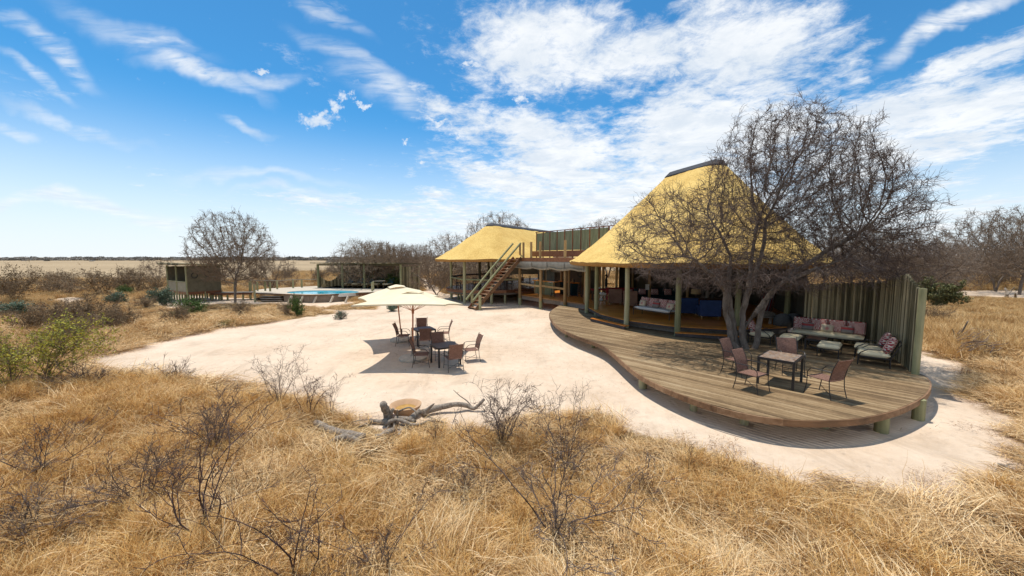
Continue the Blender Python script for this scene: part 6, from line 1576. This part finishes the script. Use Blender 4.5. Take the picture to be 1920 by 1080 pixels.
def scatter(name, label, key, P, scl, kind='stuff', zs=None, tilt=.25, sq=None):
    n = len(P); me = bpy.data.meshes.new(name); z = gh(P[:, 0], P[:, 1]) if zs is None else zs
    me.vertices.add(n); me.vertices.foreach_set('co', np.column_stack([P, z]).astype(np.float32).ravel())
    def attr(nm, typ, arr): a = me.attributes.new(nm, typ, 'POINT'); a.data.foreach_set('value' if typ != 'FLOAT_VECTOR' else 'vector', arr)
    attr('rot', 'FLOAT_VECTOR', np.column_stack([nrg.normal(0, tilt * .4, n), nrg.normal(0, tilt * .4, n), nrg.uniform(0, math.tau, n)]).astype(np.float32).ravel())
    attr('scl', 'FLOAT', scl.astype(np.float32)); attr('pick', 'INT', nrg.integers(0, 60, n).astype(np.int32))
    o = bpy.data.objects.new(name, me); COL.objects.link(o); tag(o, label, None, kind=kind)
    g = bpy.data.node_groups.new(name, 'GeometryNodeTree'); g.interface.new_socket('Geometry', in_out='INPUT', socket_type='NodeSocketGeometry'); g.interface.new_socket('Geometry', in_out='OUTPUT', socket_type='NodeSocketGeometry')
    gi, go = g.nodes.new('NodeGroupInput'), g.nodes.new('NodeGroupOutput'); ip = g.nodes.new('GeometryNodeInstanceOnPoints'); ci = g.nodes.new('GeometryNodeCollectionInfo')
    ci.inputs['Collection'].default_value = CL[key]; ci.inputs['Separate Children'].default_value = True; ci.inputs['Reset Children'].default_value = True
    def na(nm, t): a = g.nodes.new('GeometryNodeInputNamedAttribute'); a.data_type = t; a.inputs['Name'].default_value = nm; return [q for q in a.outputs if q.enabled][0]
    L = g.links.new
    m2p = g.nodes.new('GeometryNodeMeshToPoints'); L(gi.outputs[0], m2p.inputs[0]); L(m2p.outputs[0], ip.inputs['Points'])
    L(ci.outputs[0], ip.inputs['Instance']); ip.inputs['Pick Instance'].default_value = True; L(na('pick', 'INT'), ip.inputs['Instance Index'])
    L(na('rot', 'FLOAT_VECTOR'), ip.inputs['Rotation']); L(na('scl', 'FLOAT'), ip.inputs['Scale']); L(ip.outputs[0], go.inputs[0])
    o.modifiers.new('grass', 'NODES').node_group = g
    return o
def pts(n, x0, x1, y0, y1, ok, p=1.0):
    P = np.column_stack([nrg.uniform(x0, x1, n), y0 + (y1 - y0) * nrg.random(n) ** p]); vis = np.abs(P[:, 0]) < P[:, 1] * 1.42 + 2.5; P = P[vis]; s = sandd(P[:, 0], P[:, 1])
    dk = sdist(P[:, 0], P[:, 1], OUT); P_, s_ = P[(dk < -.3)], s[dk < -.3]
    return P_[ok(P_, s_)]
LOGS = [at(*q, 0).to_2d() for q in ((605, 800), (625, 812), (645, 822), (670, 826), (622, 834), (650, 838), (720, 820), (735, 812), (692, 845), (700, 800), (755, 800), (775, 808))]
def clear(P, r):
    m = np.ones(len(P), bool)
    for q in LOGS: m &= np.hypot(P[:, 0] - q.x, P[:, 1] - q.y + .15) > r * .8
    return m
KEEP = [(HC + e1 * a + e2 * b, 1.9) for a in (-.5, 1.5, 3.5) for b in (-1.0, 1.0)] + [(w0.lerp(w1, t).to_2d() + Vector((0, -.9)), 1.6) for t in (.1, .4, .7, 1)] + [(at(px, 567, 0).to_2d(), 1.2) for px in (500, 540, 580, 620)]
def keep(P):
    m = np.ones(len(P), bool)
    for q, r in KEEP: m &= np.hypot(P[:, 0] - q.x, P[:, 1] - q.y) > r
    return m
def nz(P, f, o=0): return np.array([mnoise.noise(Vector((a * f + o, b * f, o))) for a, b in P])
def built(P):   # keep plants out of the pool, hut and lodge footprints
    m = np.ones(len(P), bool)
    for q in (PO + PB, [Vector(w_) for w_ in fpoly], stadium(4.0, 6), [A_.to_2d(), B_.to_2d(), (B_ + bk).to_2d(), (A_ + bk).to_2d()]): m &= sdist(P[:, 0], P[:, 1], [tuple(w_) for w_ in q]) < -.1
    return m
# near field: matted straw everywhere, tufts and swathes in patches
P = pts(7400, -20, 22, 3.2, 13.5, lambda P, s: (s < .02 + .25 * nz(P, 1.3)) & clear(P, .18) & (nz(P, .9, 17) > -.30 + nrg.uniform(-.12, .12, len(P))), 1.0)
scatter('matted_straw', 'matted pale straw lying over the foreground', 'mat', P, nrg.uniform(.55, 1.15, len(P)))
P = pts(12500, -20, 14, 3.2, 13.5, lambda P, s: (s < -.15 - .5 * nrg.random(len(P))) & clear(P, .6) & (nz(P, .55, 3) - .035 * np.clip(P[:, 0], -8, 8) + nrg.uniform(-.25, .25, len(P)) > -.10), 1.0)
scatter('golden_grass', 'standing golden dry grass tufts in the foreground', 'tuft', P, nrg.uniform(.6, 1.25, len(P)))
P = pts(2800, -20, 22, 3.2, 13.5, lambda P, s: (s < -.45) & clear(P, .6) & (nz(P, .6, 9) + nrg.uniform(-.2, .2, len(P)) > 0), 1.0)
scatter('straw_swathes', 'long fallen straw stems swept over the foreground', 'swathe', P, nrg.uniform(.6, 1.25, len(P)))
P = pts(3800, -20, 24, 3.2, 22, lambda P, s: (s < .45 + .35 * nz(P, 1.1, 5)) & (s > -1.6), 1.0)
scatter('leaf_litter', 'brown leaf and twig litter along the sand edge', 'litter', P, nrg.uniform(.4, 1.0, len(P)))
# right hand meadow beside the fence
P = pts(5200, 10, 42, 8, 40, lambda P, s: (s < .1) & (P[:, 0] > P[:, 1] * .93) & built(P), .8)
P = P[(sdist(P[:, 0], P[:, 1], OUT) < -.25)]; low = P[:, 1] < 17
scatter('matted_straw_right', 'matted straw on the slope right of the fence', 'mat', P[low], nrg.uniform(.8, 1.4, low.sum()))
scatter('right_meadow_grass', 'standing dry meadow grass right of the fence', 'mead', P[(P[:, 1] > 14.5)], nrg.uniform(.6, 1.15, (P[:, 1] > 14.5).sum()) * np.where(P[P[:, 1] > 14.5][:, 1] > 23, .5, 1))
# left and rear scrub grass
P = pts(15000, -62, 8, 13, 45, lambda P, s: (s < .05) & built(P) & keep(P) & (nz(P, .28, 4) + nrg.uniform(-.3, .3, len(P)) > -.14), .95)
sc_ = nrg.uniform(.35, .85, len(P)); sc_[(P[:, 1] > 22) & (P[:, 1] < 34) & (P[:, 0] > -33) & (P[:, 0] < -8)] *= .42
scatter('left_meadow_grass', 'dry golden grass between the bushes on the left', 'mead', P, sc_)
P = pts(9000, -34, 8, 11, 40, lambda P, s: (s < .2) & built(P) & keep(P), .9)
scatter('matted_straw_left', 'matted straw between the left bushes', 'mat', P, nrg.uniform(.9, 1.8, len(P)) * np.where(P[:, 1] > 24, .5, 1))
P = pts(900, -12, 16, 8, 30, lambda P, s: (s > .4) & (np.hypot(P[:, 0] + 3, P[:, 1] - 15) > .5), 1)
scatter('sand_debris', 'small scattered twigs and straw bits on the open sand', 'bits', P, nrg.uniform(.5, 1.3, len(P)))
P = pts(9000, -110, 120, 45, 95, lambda P, s: (s < .0) & ((P[:, 0] > -P[:, 1] * .62) | (P[:, 1] < 62)), .85)
scatter('far_meadow_grass', 'dry grass thinning out towards the plain', 'mead', P, nrg.uniform(.8, 1.6, len(P)))

# ------------------------------------------------------------------ bush belt along the horizon
def belt():
    rs = np.random.default_rng(99); CL['far'] = collection('far_bushes', [])
    for i in range(4):
        n = 260; q = rs.normal(0, 1, (n, 3)); q /= np.linalg.norm(q, axis=1)[:, None]; q = q * (.55 + .45 * rs.random((n, 1))) * np.array([1.6, 1.6, .8]); q[:, 2] = np.abs(q[:, 2]) + .1
        me = npmesh('far_bush', [leaves(q, rs, (.22, .42), .05)], [M['farbush']], False); o = bpy.data.objects.new('far_bush', me); CL['far'].objects.link(o)
M['farbush'] = mat('far_bush_foliage', lambda t, bs: t.ramp(rnd(t), [(.1, (.20, .18, .15)), (.5, (.28, .25, .215)), (.9, (.40, .36, .31))]), .9, .1)
belt()
n = 5200; az = nrg.uniform(-.98, .98, n); dist = 430 * (1 + 2.2 * nrg.random(n) ** 1.6) * np.where(az > -.2, .8, 1.0)
P = np.column_stack([np.tan(az) * dist * 0 + np.tan(az) * dist, dist]); sc = nrg.uniform(1.2, 2.6, n) * np.where(nrg.random(n) < .16, 1.9, 1)
scatter('far_woodland', 'dark belt of distant bush along the horizon', 'far', P, sc, zs=np.zeros(n))
n = 300; y_ = nrg.uniform(260, 420, n); P = np.column_stack([nrg.uniform(-1.35, 1.35, n) * y_, y_]); P = P[(P[:, 0] > -P[:, 1] * .5) | (nrg.random(n) < .06)]
scatter('far_scrub', 'scattered far bushes on the plain', 'far', P, nrg.uniform(.6, 1.6, len(P)), zs=np.zeros(len(P)))

# small birds perched at the top of the great tree
LOCAL[0] = True
for i, (px, py, lb) in enumerate(((1453, 229, 'small dark bird perched top left in the great tree'), (1498, 243, 'small dark bird perched in the middle top twigs of the great tree'), (1535, 232, 'small dark bird perched on the top right twigs of the great tree'))):
    q = at(px, py, CH + 4.95); q = Vector((q.x, q.y, q.z)) * 1.0; d = Vector((q.x, q.y, q.z - CH)); q = Vector((0, 0, CH)) + d * (14.1 / q.y)
    b = thing('bird', lb, 'bird', q, i * 1.3, 'small birds in the great tree')
    MB().tube([(-.10, 0, .0), (-.055, 0, .03), (0, 0, .055), (.045, 0, .085), (.07, 0, .11), (.092, 0, .112), (.11, 0, .108)], [.006, .028, .04, .033, .026, .018, .003], 10).build('body', M['shirt'], b, True)
    MB().bar((-.19, 0, -.02), (-.06, 0, .03), .03, .008).build('tail', M['hair'], b)
    for s_ in (-1, 1): MB().tube([(.0, s_ * .012, .03), (.005, s_ * .012, -.02)], .003, 4).build('leg', M['iron'], b)
LOCAL[0] = False
tot = sum(len(m.loops) - 2 * len(m.polygons) for m in bpy.data.meshes)
open('/tmp/labels.txt','w').write('TRIS %d\n' % tot)
for o in COL.objects:
    if o.parent is None and o.get('label') and not 4 <= len(o['label'].split()) <= 16: open('/tmp/labels.txt','a').write('%d %s\n' % (len(o['label'].split()), o['label'])) or print('LABEL', len(o['label'].split()), o['label'])
